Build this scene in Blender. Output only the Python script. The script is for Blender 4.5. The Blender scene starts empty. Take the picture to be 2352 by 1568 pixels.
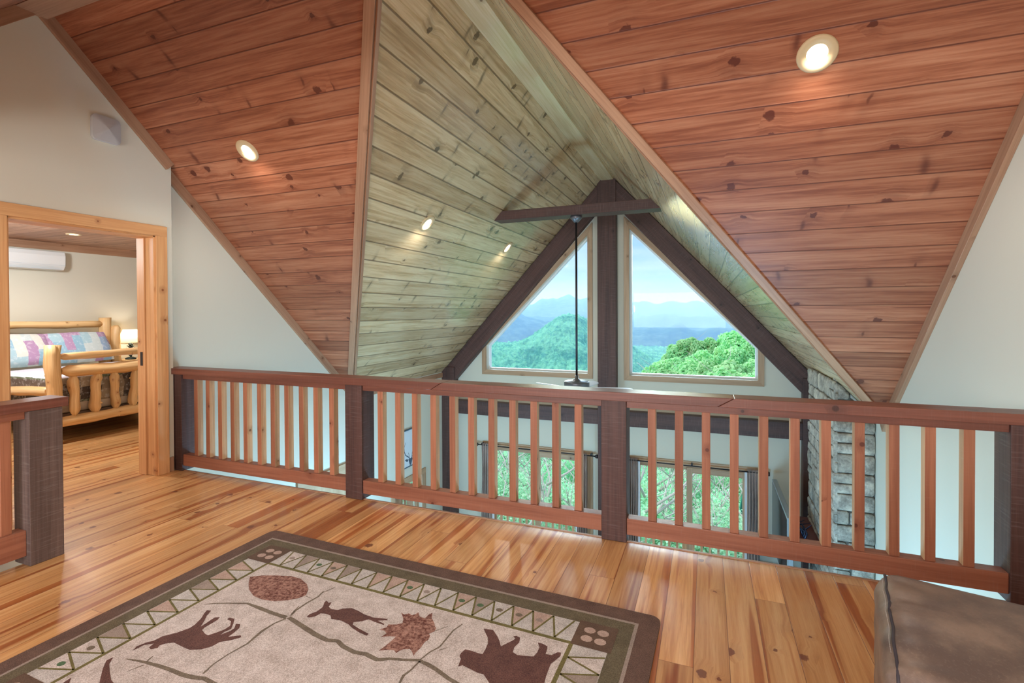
import bpy, bmesh, math, random
from mathutils import Vector, Matrix, noise
from mathutils.geometry import tessellate_polygon
import numpy as np
random.seed(7)
S = bpy.context.scene
COL = S.collection
PI = math.pi

# ------------------------------------------------------------ helpers
class MB:
    """collects polygons with uv (u metres along the grain) and material index"""
    def __init__(s): s.v=[]; s.f=[]; s.uv=[]; s.m=[]; s.sm=[]
    def poly(s, pts, uv=None, m=0, smooth=False):
        i=len(s.v); s.v+= [tuple(p) for p in pts]; s.f.append(tuple(range(i,i+len(pts))))
        s.uv.append(uv or [(p[0],p[1]) for p in pts]); s.m.append(m); s.sm.append(smooth)
    def box(s, lo, hi, mat=None, m=0, axis=None, taper=None):
        """axis aligned box lo..hi (optionally transformed by 4x4 mat), grain along longest axis"""
        lo=Vector(lo); hi=Vector(hi); d=hi-lo
        if axis is None: axis=max(range(3), key=lambda k:d[k])
        c=[Vector(((hi if i&1 else lo)[0],(hi if i&2 else lo)[1],(hi if i&4 else lo)[2])) for i in range(8)]
        ro=random.random()*5
        for q in ((0,2,3,1),(4,5,7,6),(0,1,5,4),(2,6,7,3),(0,4,6,2),(1,3,7,5)):
            P=[c[k] for k in q]; n=(P[1]-P[0]).cross(P[2]-P[0]); na=max(range(3), key=lambda k:abs(n[k]))
            oth=[k for k in range(3) if k!=na]
            if axis in oth: ua=axis; va=[k for k in oth if k!=axis][0]
            else: ua,va=oth
            uv=[(p[ua]+ro, p[va]+ro*.37+na*.3) for p in P]
            if mat is not None: P=[mat@p for p in P]
            s.poly(P,uv,m)
    def prism(s, poly, a, b, plane='xz', m=0, uvdir=None):
        """poly in a plane, extruded between a and b on the third axis; uvdir = grain direction in 2d"""
        def P(p,t):
            return {'xz':(p[0],t,p[1]),'xy':(p[0],p[1],t),'yz':(t,p[0],p[1])}[plane]
        ud=Vector(uvdir or (1,0)).normalized(); vd=Vector((-ud[1],ud[0])); ro=random.random()*5
        U=lambda p:(p[0]*ud[0]+p[1]*ud[1]+ro, p[0]*vd[0]+p[1]*vd[1]+ro)
        s.poly([P(p,a) for p in poly],[U(p) for p in poly],m); s.poly([P(p,b) for p in reversed(poly)],[U(p) for p in reversed(poly)],m)
        n=len(poly)
        for i in range(n):
            p,q=poly[i],poly[(i+1)%n]; L=math.hypot(q[0]-p[0],q[1]-p[1]); o=U(p)[0]
            along=abs((q[0]-p[0])*ud[0]+(q[1]-p[1])*ud[1])>abs(b-a)*.5
            uv=[(o,0),(o,b-a),(o+L,b-a),(o+L,0)]
            if not along and L<abs(b-a): uv=[(y,x) for x,y in uv]
            s.poly([P(p,a),P(p,b),P(q,b),P(q,a)],uv,m)
    def tube(s, pts, rad, n=12, m=0, cap=True, wob=0, smooth=True):
        pts=[Vector(p) for p in pts]; rings=[]; L=0
        up=Vector((0,0,1)); t0=(pts[1]-pts[0]).normalized()
        if abs(t0.dot(up))>.9: up=Vector((1,0,0))
        for i,p in enumerate(pts):
            t=(pts[min(i+1,len(pts)-1)]-pts[max(i-1,0)]).normalized(); a=t.cross(up).normalized(); b=a.cross(t)
            r=rad[i] if hasattr(rad,'__len__') else rad
            if i: L+=(p-pts[i-1]).length
            ring=[]
            for k in range(n):
                an=2*PI*k/n; rr=r*(1+(noise.noise(p*6+Vector((k*1.7,0,r*9)))*wob if wob else 0))
                ring.append(p+a*math.cos(an)*rr+b*math.sin(an)*rr)
            rings.append((ring,L))
        for i in range(len(rings)-1):
            for k in range(n):
                k2=(k+1)%n; c=.3*n/12
                s.poly([rings[i][0][k],rings[i][0][k2],rings[i+1][0][k2],rings[i+1][0][k]],
                       [(rings[i][1],k*.03),(rings[i][1],(k+1)*.03),(rings[i+1][1],(k+1)*.03),(rings[i+1][1],k*.03)],m,smooth)
        if cap:
            s.poly(list(reversed(rings[0][0])),[(0,j*.01) for j in range(n)],m); s.poly(rings[-1][0],[(0,j*.01) for j in range(n)],m)
    def lathe(s, prof, c=(0,0,0), n=32, m=0, axis=None, smooth=True):
        c=Vector(c); R=Matrix.Identity(3) if axis is None else Vector((0,0,1)).rotation_difference(Vector(axis)).to_matrix()
        for i in range(len(prof)-1):
            (r0,z0),(r1,z1)=prof[i],prof[i+1]
            for k in range(n):
                a0,a1=2*PI*k/n,2*PI*(k+1)/n
                P=[(r0,a0,z0),(r0,a1,z0),(r1,a1,z1),(r1,a0,z1)]
                V=[c+R@Vector((r*math.cos(a),r*math.sin(a),z)) for r,a,z in P]
                if r0<1e-6: V=[V[0],V[2],V[3]]
                elif r1<1e-6: V=V[:3]
                s.poly(V,[(0,0)]*len(V),m,smooth)
    def build(s, name, mats, parent=None, bevel=0, merge=True, loc=None, kind=None, auto=None):
        me=bpy.data.meshes.new(name); me.from_pydata(s.v,[],s.f)
        mats=mats if isinstance(mats,(list,tuple)) else [mats]
        for x in mats: me.materials.append(x)
        me.polygons.foreach_set('material_index',s.m); me.polygons.foreach_set('use_smooth',s.sm)
        ul=me.uv_layers.new(name='UVMap'); flat=[c for f in s.uv for p in f for c in p[:2]]
        ul.data.foreach_set('uv',flat)
        if merge:
            bm=bmesh.new(); bm.from_mesh(me); bmesh.ops.remove_doubles(bm,verts=bm.verts,dist=1e-5); bm.to_mesh(me); bm.free()
        me.update()
        o=bpy.data.objects.new(name,me); COL.objects.link(o)
        if parent is not None:
            o.parent=parent; o.matrix_parent_inverse=Matrix.Translation(-Vector(parent.location)) if parent.get('_abs') else Matrix.Identity(4)
        if loc is not None: o.location=loc
        if bevel:
            b=o.modifiers.new('bevel','BEVEL'); b.width=bevel; b.segments=2; b.limit_method='ANGLE'; b.angle_limit=math.radians(50)
        if kind: o['kind']=kind
        return o
def empty(name, loc=(0,0,0), rz=0, absolute=False):
    o=bpy.data.objects.new(name,None); COL.objects.link(o); o.location=loc; o.rotation_euler=(0,0,rz); o.empty_display_size=.1
    return o
def world_child(mb, name, mats, parent, **k):
    """parts written in world coordinates under an (unrotated) thing"""
    o=mb.build(name,mats,None,**k); o.parent=parent; o.matrix_parent_inverse=Matrix.Translation(parent.location).inverted()
    return o
def tag(o,label=None,cat=None,group=None,kind=None):
    if label: o['label']=label
    if cat: o['category']=cat
    if group: o['group']=group
    if kind: o['kind']=kind
    return o
def dup(root, loc=None, rz=None, label=None, group=None, mat=None):
    kids=[c for c in bpy.data.objects if c.parent==root]
    r=root.copy(); COL.objects.link(r)
    if loc is not None: r.location=loc
    if rz is not None: r.rotation_euler[2]=rz
    if label: r['label']=label
    if group: r['group']=group
    for ch in kids:
        sub=[c for c in bpy.data.objects if c.parent==ch]
        c=ch.copy(); COL.objects.link(c); c.parent=r
        for g in sub:
            d=g.copy(); COL.objects.link(d); d.parent=c
    return r

# ------------------------------------------------------------ node helper
class N:
    def __init__(s,name,world=False):
        s.mat=bpy.data.materials.new(name); s.mat.use_nodes=True; s.t=s.mat.node_tree; s.t.nodes.clear()
        s.out=s.t.nodes.new('ShaderNodeOutputMaterial')
    def n(s,typ,**k):
        x=s.t.nodes.new('ShaderNode'+typ)
        ins=k.pop('i',{})
        for a,b in k.items(): setattr(x,a,b)
        for a,b in ins.items(): s.set(x,a,b)
        return x
    def set(s,x,a,b):
        sock=x.inputs[a]
        if isinstance(b,bpy.types.NodeSocket): s.t.links.new(b,sock)
        elif isinstance(b,bpy.types.Node): s.t.links.new(b.outputs[0],sock)
        else:
            if sock.type=='RGBA' and len(b)==3: b=(*b,1)
            sock.default_value=b
    def math(s,op,a,b=0,c=0,clamp=False):
        x=s.n('Math',operation=op,use_clamp=clamp); s.set(x,0,a); s.set(x,1,b); s.set(x,2,c); return x.outputs[0]
    def ramp(s,fac,stops,interp='LINEAR'):
        x=s.n('ValToRGB'); s.set(x,0,fac); cr=x.color_ramp; cr.interpolation=interp
        while len(cr.elements)<len(stops): cr.elements.new(.5)
        for e,(p,c) in zip(cr.elements,stops): e.position=p; e.color=(*c,1) if len(c)==3 else c
        return x.outputs[0]
    def mix(s,fac,a,b,mode='MIX'):
        x=s.n('Mix',data_type='RGBA',blend_type=mode); s.set(x,0,fac); s.set(x,6,a); s.set(x,7,b); return x.outputs[2]
    def smooth(s,v,lo,hi):
        x=s.n('MapRange',interpolation_type='SMOOTHSTEP'); s.set(x,0,v); s.set(x,1,lo); s.set(x,2,hi); return x.outputs[0]
    def xyz(s,x,y,z=0):
        c=s.n('CombineXYZ'); s.set(c,0,x); s.set(c,1,y); s.set(c,2,z); return c.outputs[0]
    def noise(s,vec,scale=1,detail=3,rough=.5,dist=0,out=0,dim='3D'):
        x=s.n('TexNoise',noise_dimensions=dim); s.set(x,'Vector',vec); s.set(x,'Scale',scale); s.set(x,'Detail',detail); s.set(x,'Roughness',rough); s.set(x,'Distortion',dist); return x.outputs[out]
    def pbsdf(s,col,rough=.5,normal=None,**k):
        b=s.n('BsdfPrincipled'); s.set(b,'Base Color',col); s.set(b,'Roughness',rough)
        if normal is not None: s.set(b,'Normal',normal)
        for a,v in k.items(): s.set(b,a.replace('_',' '),v)
        s.t.links.new(b.outputs[0],s.out.inputs[0]); return b
    def bump(s,h,strength=.3,dist=.002):
        b=s.n('Bump'); s.set(b,'Height',h); s.set(b,'Strength',strength); s.set(b,'Distance',dist); return b.outputs[0]
def srgb(r,g,b):
    f=lambda c:((c/255+.055)/1.055)**2.4 if c>10 else c/255/12.92
    return (f(r),f(g),f(b))
def plain(name,col,rough=.5,**k):
    m=N(name); m.pbsdf(col,rough,**k); return m.mat

def plank_mat(name,w,tones,knot,groove,rough=.3,knots=.16,halo=.5,endlen=0,grain=.35,streak=0,coat=.0,gw=.035,spikes=0,crough=.14):
    """UV.x = metres along the board, UV.y = board number"""
    m=N(name); uv=m.n('UVMap'); sp=m.n('SeparateXYZ'); m.set(sp,0,uv)
    u,v=sp.outputs[0],sp.outputs[1]
    idn=m.math('FLOOR',v); fr=m.math('FRACT',v)
    wn=m.n('TexWhiteNoise',noise_dimensions='1D'); m.set(wn,'W',idn); r1=wn.outputs[0]
    uo=m.math('MULTIPLY_ADD',r1,37.0,u)
    bid=idn
    if endlen:
        b=m.math('FLOOR',m.math('DIVIDE',uo,endlen)); bid=m.math('MULTIPLY_ADD',b,7.13,idn)
        wn2=m.n('TexWhiteNoise',noise_dimensions='1D'); m.set(wn2,'W',bid); r1=wn2.outputs[0]
        uo=m.math('MULTIPLY_ADD',r1,53.0,uo)
    y=m.math('MULTIPLY',fr,w)
    # knots
    kv=m.xyz(m.math('DIVIDE',uo,w),m.math('ADD',fr,m.math('MULTIPLY',bid,3.7)))
    vo=m.n('TexVoronoi',voronoi_dimensions='2D'); m.set(vo,'Vector',kv); m.set(vo,'Scale',.85); m.set(vo,'Randomness',.9)
    cs=m.n('SeparateColor'); m.set(cs,0,vo.outputs['Color'])
    on=m.math('LESS_THAN',cs.outputs[0],knots)
    dn=m.noise(kv,5,2,.6); d=m.math('ADD',vo.outputs['Distance'],m.math('MULTIPLY_ADD',dn,.24,-.12))
    ksz=m.math('MULTIPLY_ADD',cs.outputs[1],.13,.05)
    kk=m.math('MULTIPLY',m.math('SUBTRACT',1.0,m.smooth(d,m.math('MULTIPLY',ksz,.7),ksz)),on)
    hh=m.math('MULTIPLY',m.math('SUBTRACT',1.0,m.smooth(d,m.math('MULTIPLY',ksz,.8),m.math('MULTIPLY',ksz,4.5))),on)
    # grain: bent around the knots
    yb=m.math('ADD',y,m.math('MULTIPLY',hh,.02))
    g=m.noise(m.xyz(m.math('MULTIPLY',uo,2.2),m.math('MULTIPLY',yb,55.0),m.math('MULTIPLY',bid,1.3)),1,4,.62,.6)
    g2=m.noise(m.xyz(m.math('MULTIPLY',uo,.7),m.math('MULTIPLY',yb,13.0),m.math('MULTIPLY',bid,2.1)),1,3,.5,.8)
    fine=m.noise(m.xyz(m.math('MULTIPLY',uo,14.0),m.math('MULTIPLY',yb,320.0),0),1,2,.5)
    t=m.math('ADD',m.math('MULTIPLY',g,.55),m.math('MULTIPLY',g2,.45))
    base=m.ramp(m.smooth(t,.3,.72),tones)
    tone=m.math('MULTIPLY_ADD',r1,.42,.79)
    base=m.mix(1.0,base,m.xyz(tone,m.math('POWER',tone,1.15),m.math('POWER',tone,1.3)),'MULTIPLY')
    if streak:
        sn=m.noise(m.xyz(m.math('MULTIPLY',uo,.35),m.math('MULTIPLY',yb,11.0),m.math('MULTIPLY',bid,5.1)),1,3,.45,.5)
        base=m.mix(m.math('MULTIPLY',m.smooth(sn,.54,.60),streak),base,m.mix(1.0,base,(.62,.36,.20),'MULTIPLY'))
    base=m.mix(m.math('MULTIPLY',m.smooth(fine,.45,.75),.10),base,knot)
    wn3=m.noise(m.xyz(m.math('MULTIPLY',uo,5.0),m.math('MULTIPLY',yb,26.0),m.math('MULTIPLY',bid,.7)),1,2,.5)
    base=m.mix(m.math('MULTIPLY',m.math('MULTIPLY',hh,m.smooth(wn3,.35,.7)),halo),base,m.mix(.5,base,knot))
    base=m.mix(m.math('MULTIPLY',kk,.85),base,knot)
    if spikes:
        v2=m.n('TexVoronoi',voronoi_dimensions='2D'); n5=m.noise(m.xyz(m.math('MULTIPLY',uo,9.0),m.math('MULTIPLY',y,9.0),bid),1,2,.5)
        m.set(v2,'Vector',m.xyz(m.math('ADD',m.math('DIVIDE',uo,w*.55),m.math('ADD',m.math('MULTIPLY',fr,m.math('MULTIPLY_ADD',r1,1.6,-.8)),m.math('MULTIPLY',n5,.5))),m.math('ADD',m.math('MULTIPLY',fr,.55),m.math('MULTIPLY',bid,5.3)))); m.set(v2,'Scale',.9)
        c2=m.n('SeparateColor'); m.set(c2,0,v2.outputs['Color']); on2=m.math('LESS_THAN',c2.outputs[0],spikes)
        s2=m.math('MULTIPLY',m.math('SUBTRACT',1.0,m.smooth(v2.outputs['Distance'],.02,m.math('MULTIPLY_ADD',c2.outputs[1],.22,.08))),on2)
        s3=m.math('MULTIPLY',m.math('SUBTRACT',1.0,m.smooth(v2.outputs['Distance'],.1,.55)),on2)
        base=m.mix(m.math('MULTIPLY',s3,halo*.38),base,m.mix(.55,base,knot)); base=m.mix(m.math('MULTIPLY',s2,.7),base,knot)
    e=m.math('MINIMUM',fr,m.math('SUBTRACT',1.0,fr)); gr=m.math('SUBTRACT',1.0,m.smooth(e,gw*.35,gw))
    if endlen:
        fe=m.math('FRACT',m.math('DIVIDE',m.math('MULTIPLY_ADD',wn.outputs[0],37.0,u),endlen)); ee=m.math('LESS_THAN',fe,.0025/endlen)
        gr=m.math('MAXIMUM',gr,ee)
    base=m.mix(m.math('MULTIPLY',gr,.8),base,groove)
    h=m.math('SUBTRACT',m.math('MULTIPLY',g,.05),gr)
    nrm=m.bump(h,.5,.004)
    rr=m.math('MULTIPLY_ADD',g2,.15,rough-.05)
    m.pbsdf(base,rr,nrm,Coat_Weight=coat,Coat_Roughness=crough)
    return m.mat
def wood_mat(name,a,b,knot,rough=.5,knots=.1,sawn=0,seed=0,coat=0,vary=.18,kscale=5.0):
    """UV in metres, x along the grain; every object gets its own offset"""
    m=N(name); uv=m.n('UVMap'); sp=m.n('SeparateXYZ'); m.set(sp,0,uv); oi=m.n('ObjectInfo'); rnd=oi.outputs['Random']
    u=m.math('MULTIPLY_ADD',rnd,31.0,sp.outputs[0]); v=m.math('MULTIPLY_ADD',rnd,17.0,sp.outputs[1])
    vo=m.n('TexVoronoi',voronoi_dimensions='2D'); m.set(vo,'Vector',m.xyz(u,v)); m.set(vo,'Scale',kscale)
    cs=m.n('SeparateColor'); m.set(cs,0,vo.outputs['Color']); on=m.math('LESS_THAN',cs.outputs[0],knots)
    ks=m.math('MULTIPLY_ADD',cs.outputs[1],.06,.05)
    kk=m.math('MULTIPLY',m.math('SUBTRACT',1.0,m.smooth(vo.outputs['Distance'],m.math('MULTIPLY',ks,.6),ks)),on)
    hh=m.math('MULTIPLY',m.math('SUBTRACT',1.0,m.smooth(vo.outputs['Distance'],ks,m.math('MULTIPLY',ks,4.0))),on)
    vb=m.math('MULTIPLY_ADD',hh,.012,v)
    g=m.noise(m.xyz(m.math('MULTIPLY',u,1.8),m.math('MULTIPLY',vb,60.0),0),1,4,.6,.5)
    g2=m.noise(m.xyz(m.math('MULTIPLY',u,.6),m.math('MULTIPLY',vb,9.0),3.0),1,2,.5)
    base=m.mix(m.smooth(m.math('ADD',m.math('MULTIPLY',g,.5),m.math('MULTIPLY',g2,.5)),.32,.68),a,b)
    tone=m.math('MULTIPLY_ADD',rnd,vary*2,1-vary); base=m.mix(1.0,base,m.xyz(tone,tone,tone),'MULTIPLY')
    base=m.mix(m.math('MULTIPLY',kk,.85),base,knot); base=m.mix(m.math('MULTIPLY',hh,.3),base,knot)
    h=m.math('MULTIPLY',g,.4)
    if sawn:
        sw=m.noise(m.xyz(m.math('MULTIPLY',u,130.0),m.math('MULTIPLY',v,7.0),1.0),1,2,.6)
        sp2=m.noise(m.xyz(m.math('MULTIPLY',u,20.0),m.math('MULTIPLY',v,160.0),1.0),1,3,.7)
        base=m.mix(m.math('MULTIPLY',m.smooth(sw,.5,.8),.25*sawn),base,m.mix(.5,base,(.5,.47,.45)))
        base=m.mix(m.math('MULTIPLY',m.smooth(sp2,.55,.8),.2*sawn),base,m.mix(.6,base,(.02,.01,.01)))
        h=m.math('ADD',h,m.math('MULTIPLY',sw,1.0*sawn))
    m.pbsdf(base,rough,m.bump(h,.35,.002),Coat_Weight=coat,Coat_Roughness=.15)
    return m.mat

# ------------------------------------------------------------ materials
M={}
M['red']=plank_mat('warm_lit_ceiling_planks',.184,[(0,srgb(124,66,42)),(.45,srgb(158,96,66)),(1,srgb(180,124,92))],srgb(82,28,12),srgb(88,36,16),rough=.42,knots=.2,halo=.8,gw=.032,spikes=.09)  # same wood as the gable slope, warm lamplight put into the tones
M['yel']=plank_mat('daylit_ceiling_planks',.18,[(0,srgb(170,140,98)),(.45,srgb(202,174,132)),(1,srgb(220,200,162))],srgb(92,74,50),srgb(104,80,52),rough=.26,knots=.2,halo=.9,gw=.05,coat=.3,spikes=.12)  # same wood as the main slope, daylight put into the paler tones
M['floor']=plank_mat('pine_floor_planks',.135,[(0,srgb(180,124,70)),(.45,srgb(206,154,96)),(1,srgb(222,178,122))],srgb(100,36,10),srgb(120,66,30),rough=.3,crough=.24,knots=.085,halo=.45,endlen=2.9,streak=1.0,coat=.6,gw=.014)
M['bedceil']=plank_mat('bedroom_ceiling_planks',.14,[(0,srgb(140,100,76)),(.5,srgb(170,130,104)),(1,srgb(190,152,124))],srgb(90,52,34),srgb(84,52,36),rough=.5,knots=.08,gw=.04)
M['dark']=wood_mat('dark_stained_timber',srgb(64,40,36),srgb(92,62,55),srgb(40,20,14),.55,.06,sawn=.8,vary=.08)
M['handrail']=wood_mat('handrail_wood',srgb(98,56,44),srgb(130,80,64),srgb(50,20,12),.38,.05,sawn=.3,vary=.06)
M['baluster']=wood_mat('red_baluster_wood',srgb(136,82,58),srgb(170,112,82),srgb(82,30,12),.5,.12,sawn=.25,vary=.14,kscale=7)
M['sawn']=wood_mat('pale_baluster_side',srgb(176,136,98),srgb(214,178,138),srgb(120,78,46),.75,.08,sawn=.9,vary=.12,kscale=7)  # paler tone and saw marks for the side faces
M['lowrail']=wood_mat('red_rail_wood',srgb(128,76,56),srgb(160,104,80),srgb(80,28,12),.42,.08,sawn=.4,vary=.08)
M['newel']=wood_mat('rough_sawn_post',srgb(78,62,56),srgb(112,92,84),srgb(50,34,28),.75,.05,sawn=1.3,vary=.04)
M['trim']=wood_mat('pine_trim',srgb(156,114,86),srgb(184,144,114),srgb(96,52,24),.45,.16,vary=.08,kscale=6)
M['casing']=wood_mat('door_casing_pine',srgb(204,146,94),srgb(230,180,126),srgb(130,66,26),.42,.2,vary=.05,kscale=7)
M['winframe']=wood_mat('window_casing_pine',srgb(170,136,104),srgb(196,164,132),srgb(110,74,46),.5,.15,vary=.05)
M['log']=wood_mat('peeled_log',srgb(205,160,104),srgb(234,200,148),srgb(140,80,36),.42,.2,vary=.08,kscale=7)
def wall():
    m=N('cream_wall_paint'); tc=m.n('TexCoord'); n=m.noise(tc.outputs['Object'],180,3,.6); n2=m.noise(tc.outputs['Object'],1.3,2,.5)
    base=m.mix(m.math('MULTIPLY',n2,.25),srgb(216,212,195),srgb(208,205,189)); m.pbsdf(base,.75,m.bump(n,.12,.002)); return m.mat
M['wall']=wall()
def glass():
    m=N('window_glass'); fr=m.n('Fresnel',i={'IOR':1.45}); tr=m.n('BsdfTransparent',i={'Color':(.97,.985,.98)}); gl=m.n('BsdfGlossy',i={'Roughness':.02})
    x=m.n('MixShader',i={0:m.math('MULTIPLY',fr,.3),1:tr,2:gl}); m.t.links.new(x.outputs[0],m.out.inputs[0]); return m.mat
M['glass']=glass()
def emit(name,c,s):
    m=N(name); e=m.n('Emission',i={'Color':c,'Strength':s}); m.t.links.new(e.outputs[0],m.out.inputs[0]); return m.mat
M['bulb']=emit('lit_lamp_lens',srgb(255,240,214),9)
M['whitetrim']=plain('white_enamel',srgb(238,232,220),.4)
M['ring']=plain('tan_light_ring',srgb(206,182,142),.45)
M['metal']=plain('dark_bronze_metal',srgb(58,56,60),.4,Metallic=.7)
M['greymetal']=plain('brushed_grey_metal',srgb(112,116,124),.35,Metallic=.6)
M['blade']=plain('pale_fan_blade',srgb(205,208,214),.35)
M['vinyl']=plain('white_window_vinyl',srgb(232,236,238),.4)
M['plastic']=plain('white_plastic',srgb(228,230,228),.35)
def fabric(name,c1,c2,sc=400,rough=.9,bump=.3):
    m=N(name); tc=m.n('TexCoord'); n=m.noise(tc.outputs['Object'],sc,3,.7); n2=m.noise(tc.outputs['Object'],4,3,.6)
    base=m.mix(m.smooth(m.math('ADD',m.math('MULTIPLY',n,.6),m.math('MULTIPLY',n2,.4)),.35,.65),c1,c2)
    m.pbsdf(base,rough,m.bump(n,bump,.002)); return m.mat
M['curtain']=fabric('taupe_curtain_cloth',srgb(158,136,126),srgb(184,164,154))
M['lining']=fabric('white_curtain_lining',srgb(210,212,216),srgb(225,227,230))
WORLD=1.2; SUN1=12; SUN2=2.4; AREA1=190; PT1=90; PT2=170; PT3=170; EXPO=0.05; CAN=30
# ------------------------------------------------------------ the room
XL, XLF, XR = -4.486, -4.58, 1.54          # near-left, far-left, right wall faces
YR = 3.087                                  # front of the loft railing posts
YF = 8.30                                   # gable wall face
ZL = -3.10                                  # lower floor
RX, RZ, RY, GM, MM = -1.5, 3.685, 2.12, 1.095, .96
zmain = lambda y: RZ-MM*abs(y-RY)
zgab = lambda x: RZ-GM*abs(x-RX)
yval = lambda x: RY+abs(x-RX)*GM/MM
XW=-4.75; XE=1.72                           # outer faces behind the plaster
def struct(name, mb, mats, **k):
    return mb.build(name,mats,None,kind='structure',**k)
def plate(mb, outer, holes, a, b, plane='xz', m=0, hm=None):
    """wall slab with openings; polygon in plane, thickness a..b"""
    def P(p,t): return {'xz':(p[0],t,p[1]),'yz':(t,p[0],p[1]),'xy':(p[0],p[1],t)}[plane]
    loops=[outer]+holes; flat=[p for l in loops for p in l]
    tri=tessellate_polygon([[Vector((p[0],p[1],0)) for p in l] for l in loops])
    for t in tri:
        mb.poly([P(flat[i],a) for i in t],[flat[i] for i in t],m); mb.poly([P(flat[i],b) for i in reversed(t)],[flat[i] for i in reversed(t)],m)
    for l in loops:
        for i in range(len(l)):
            p,q=l[i],l[(i+1)%len(l)]; mb.poly([P(p,a),P(p,b),P(q,b),P(q,a)],[(p[0],a),(p[0],b),(q[0],b),(q[0],a)],m if hm is None else hm)

# ceilings: main roof (boards along x) and gable roof (boards along y)
sl=math.hypot(1,MM); W1=.184; slg=math.hypot(1,GM); W2=.18
def uv_main(p): return (p[0], (p[1]*sl-3.762)/W1+200)
def uv_gab(p): return (p[1], (abs(p[0]-RX)*slg-.643)/W2+ (40 if p[0]<RX else 90))
T=.12
def slab(mb, pts, uvf, up):
    mb.poly(pts,[uvf(p) for p in pts],0); q=[Vector(p)+Vector(up) for p in pts]; mb.poly(list(reversed(q)),None,0)
    for i in range(len(pts)):
        j=(i+1)%len(pts); mb.poly([pts[i],q[i],q[j],pts[j]],None,0)
upm=(0,0,.16)
mb=MB(); xw=XW; xe=XE
slab(mb,[(xw,RY,RZ),(RX,RY,RZ),(xw,yval(xw),zgab(xw))],uv_main,upm)
slab(mb,[(RX,RY,RZ),(xe,RY,RZ),(xe,yval(xe),zgab(xe))],uv_main,upm)
struct('ceiling',mb,M['red'])
mb=MB(); yb=.75
slab(mb,[(xw,yb,zmain(yb)),(xe,yb,zmain(yb)),(xe,RY,RZ),(xw,RY,RZ)],lambda p:(p[0],(p[1]*sl)/W1+20),upm)
slab(mb,[(xw,-3.2,zmain(yb)),(xe,-3.2,zmain(yb)),(xe,yb,zmain(yb)),(xw,yb,zmain(yb))],lambda p:(p[0],p[1]/W1+60),upm)
struct('ceiling_rear',mb,M['red'])
mb=MB(); ye=YF+.25
slab(mb,[(RX,RY,RZ),(RX,ye,RZ),(xw,ye,zgab(xw)),(xw,yval(xw),zgab(xw))],uv_gab,upm)
slab(mb,[(RX,ye,RZ),(RX,RY,RZ),(xe,yval(xe),zgab(xe)),(xe,ye,zgab(xe))],uv_gab,upm)
struct('ceiling_gable',mb,M['yel'])
# ridge boards
M['ridge']=wood_mat('ridge_board',srgb(196,170,124),srgb(226,206,166),srgb(110,80,48),.14,.05,vary=.02,coat=.5)  # colour raised to carry the window glare on this board
mb=MB(); mb.prism([(RX-.115,RZ-.125),(RX-.105,RZ-.135),(RX+.09,RZ-.135),(RX+.1,RZ-.11),(RX,RZ-.01)],RY+.15,YF-.16,'xz'); 
for i in range(len(mb.uv)): mb.uv[i]=[(mb.v[k][1],mb.v[k][0]) for k in mb.f[i]]
struct('trim_1',mb,M['ridge'])
mb=MB(); mb.box((XL+.01,RY-.13,RZ-.13),(XR,RY+.05,RZ-.11)); struct('trim_2',mb,M['trim'])
# valley corner boards (lie on the main slope beside the gable opening)
nm=Vector((0,-MM,-1)).normalized()          # into the room
def board_along(mb,a,b,width,thick,inward,normal):
    a=Vector(a); b=Vector(b); d=(b-a); L=d.length; d.normalize(); n=Vector(normal).normalized(); s=n.cross(d).normalized()
    if s.dot(Vector(inward))<0: s=-s
    X=Matrix((( d.x,s.x,n.x,a.x),(d.y,s.y,n.y,a.y),(d.z,s.z,n.z,a.z),(0,0,0,1)))
    mb.box((0,0,0),(L,width,thick),mat=X)
for k,(sx,xx) in enumerate(((-1,XLF),(1,XR))):
    mb=MB(); p0=(RX+sx*.10,yval(RX+sx*.10),zgab(RX+sx*.10)); p1=(xx,yval(xx),zgab(xx))
    board_along(mb,p0,p1,.072 if sx<0 else .06,.02,(sx,-1,0),nm); struct('trim_%d'%(3+k),mb,M['trim'],bevel=.002)
    # thin return lip in the plane of the gable
    mb=MB(); board_along(mb,p0,p1,.03,.018,(sx*.2,1,-.2),Vector((-sx*GM,0,-1))); struct('trim_%d'%(5+k),mb,M['trim'],bevel=.002)
# rake boards on the side walls
def rake(name,x,y0,y1,t,mat,drop=.0,wid=.085,zf=zmain):
    mb=MB(); a=Vector((x,y0,zf(y0)-drop)); b=Vector((x,y1,zf(y1)-drop)); d=(b-a).normalized(); n=Vector((t,0,0)).normalized(); s=d.cross(n).normalized()
    if s.z>0: s=-s
    X=Matrix(((d.x,s.x,n.x,a.x),(d.y,s.y,n.y,a.y),(d.z,s.z,n.z,a.z),(0,0,0,1))); mb.box((0,.0,0),((b-a).length,wid,abs(t)),mat=X); return struct(name,mb,mat,bevel=.002)
rake('trim_7',XL,RY,YR-.0,.03,M['trim'])
rake('trim_8',XLF,YR,yval(XLF),.03,M['trim'])
rake('trim_9',XR,RY,yval(XR),-.035,M['trim'])
rake('trim_10',XL,yb,RY,.03,M['trim'])
rake('trim_11',XR,yb,RY,-.035,M['trim'])
mb=MB(); mb.box((XLF,yval(XLF),zgab(XLF)-.1),(XLF+.02,YF-.15,zgab(XLF)-.02)); struct('trim_12',mb,M['trim'])

# left wall near (with the bedroom doorway), thickness .2
DY0,DY1,DZ=1.93,2.93,2.10
mb=MB(); zb=zmain(yb)
outer=[(-3.2,-.0),(YR-.01,0),(YR-.01,zmain(YR)+.05),(RY,RZ+.05),(yb,zb+.05),(-3.2,zb+.05)]
outer=[(-3.2,0),(DY0,0),(DY0,DZ),(DY1,DZ),(DY1,0)]+outer[1:]
plate(mb,outer,[],XL-.2,XL,'yz'); struct('wall_left',mb,M['wall'])
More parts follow.
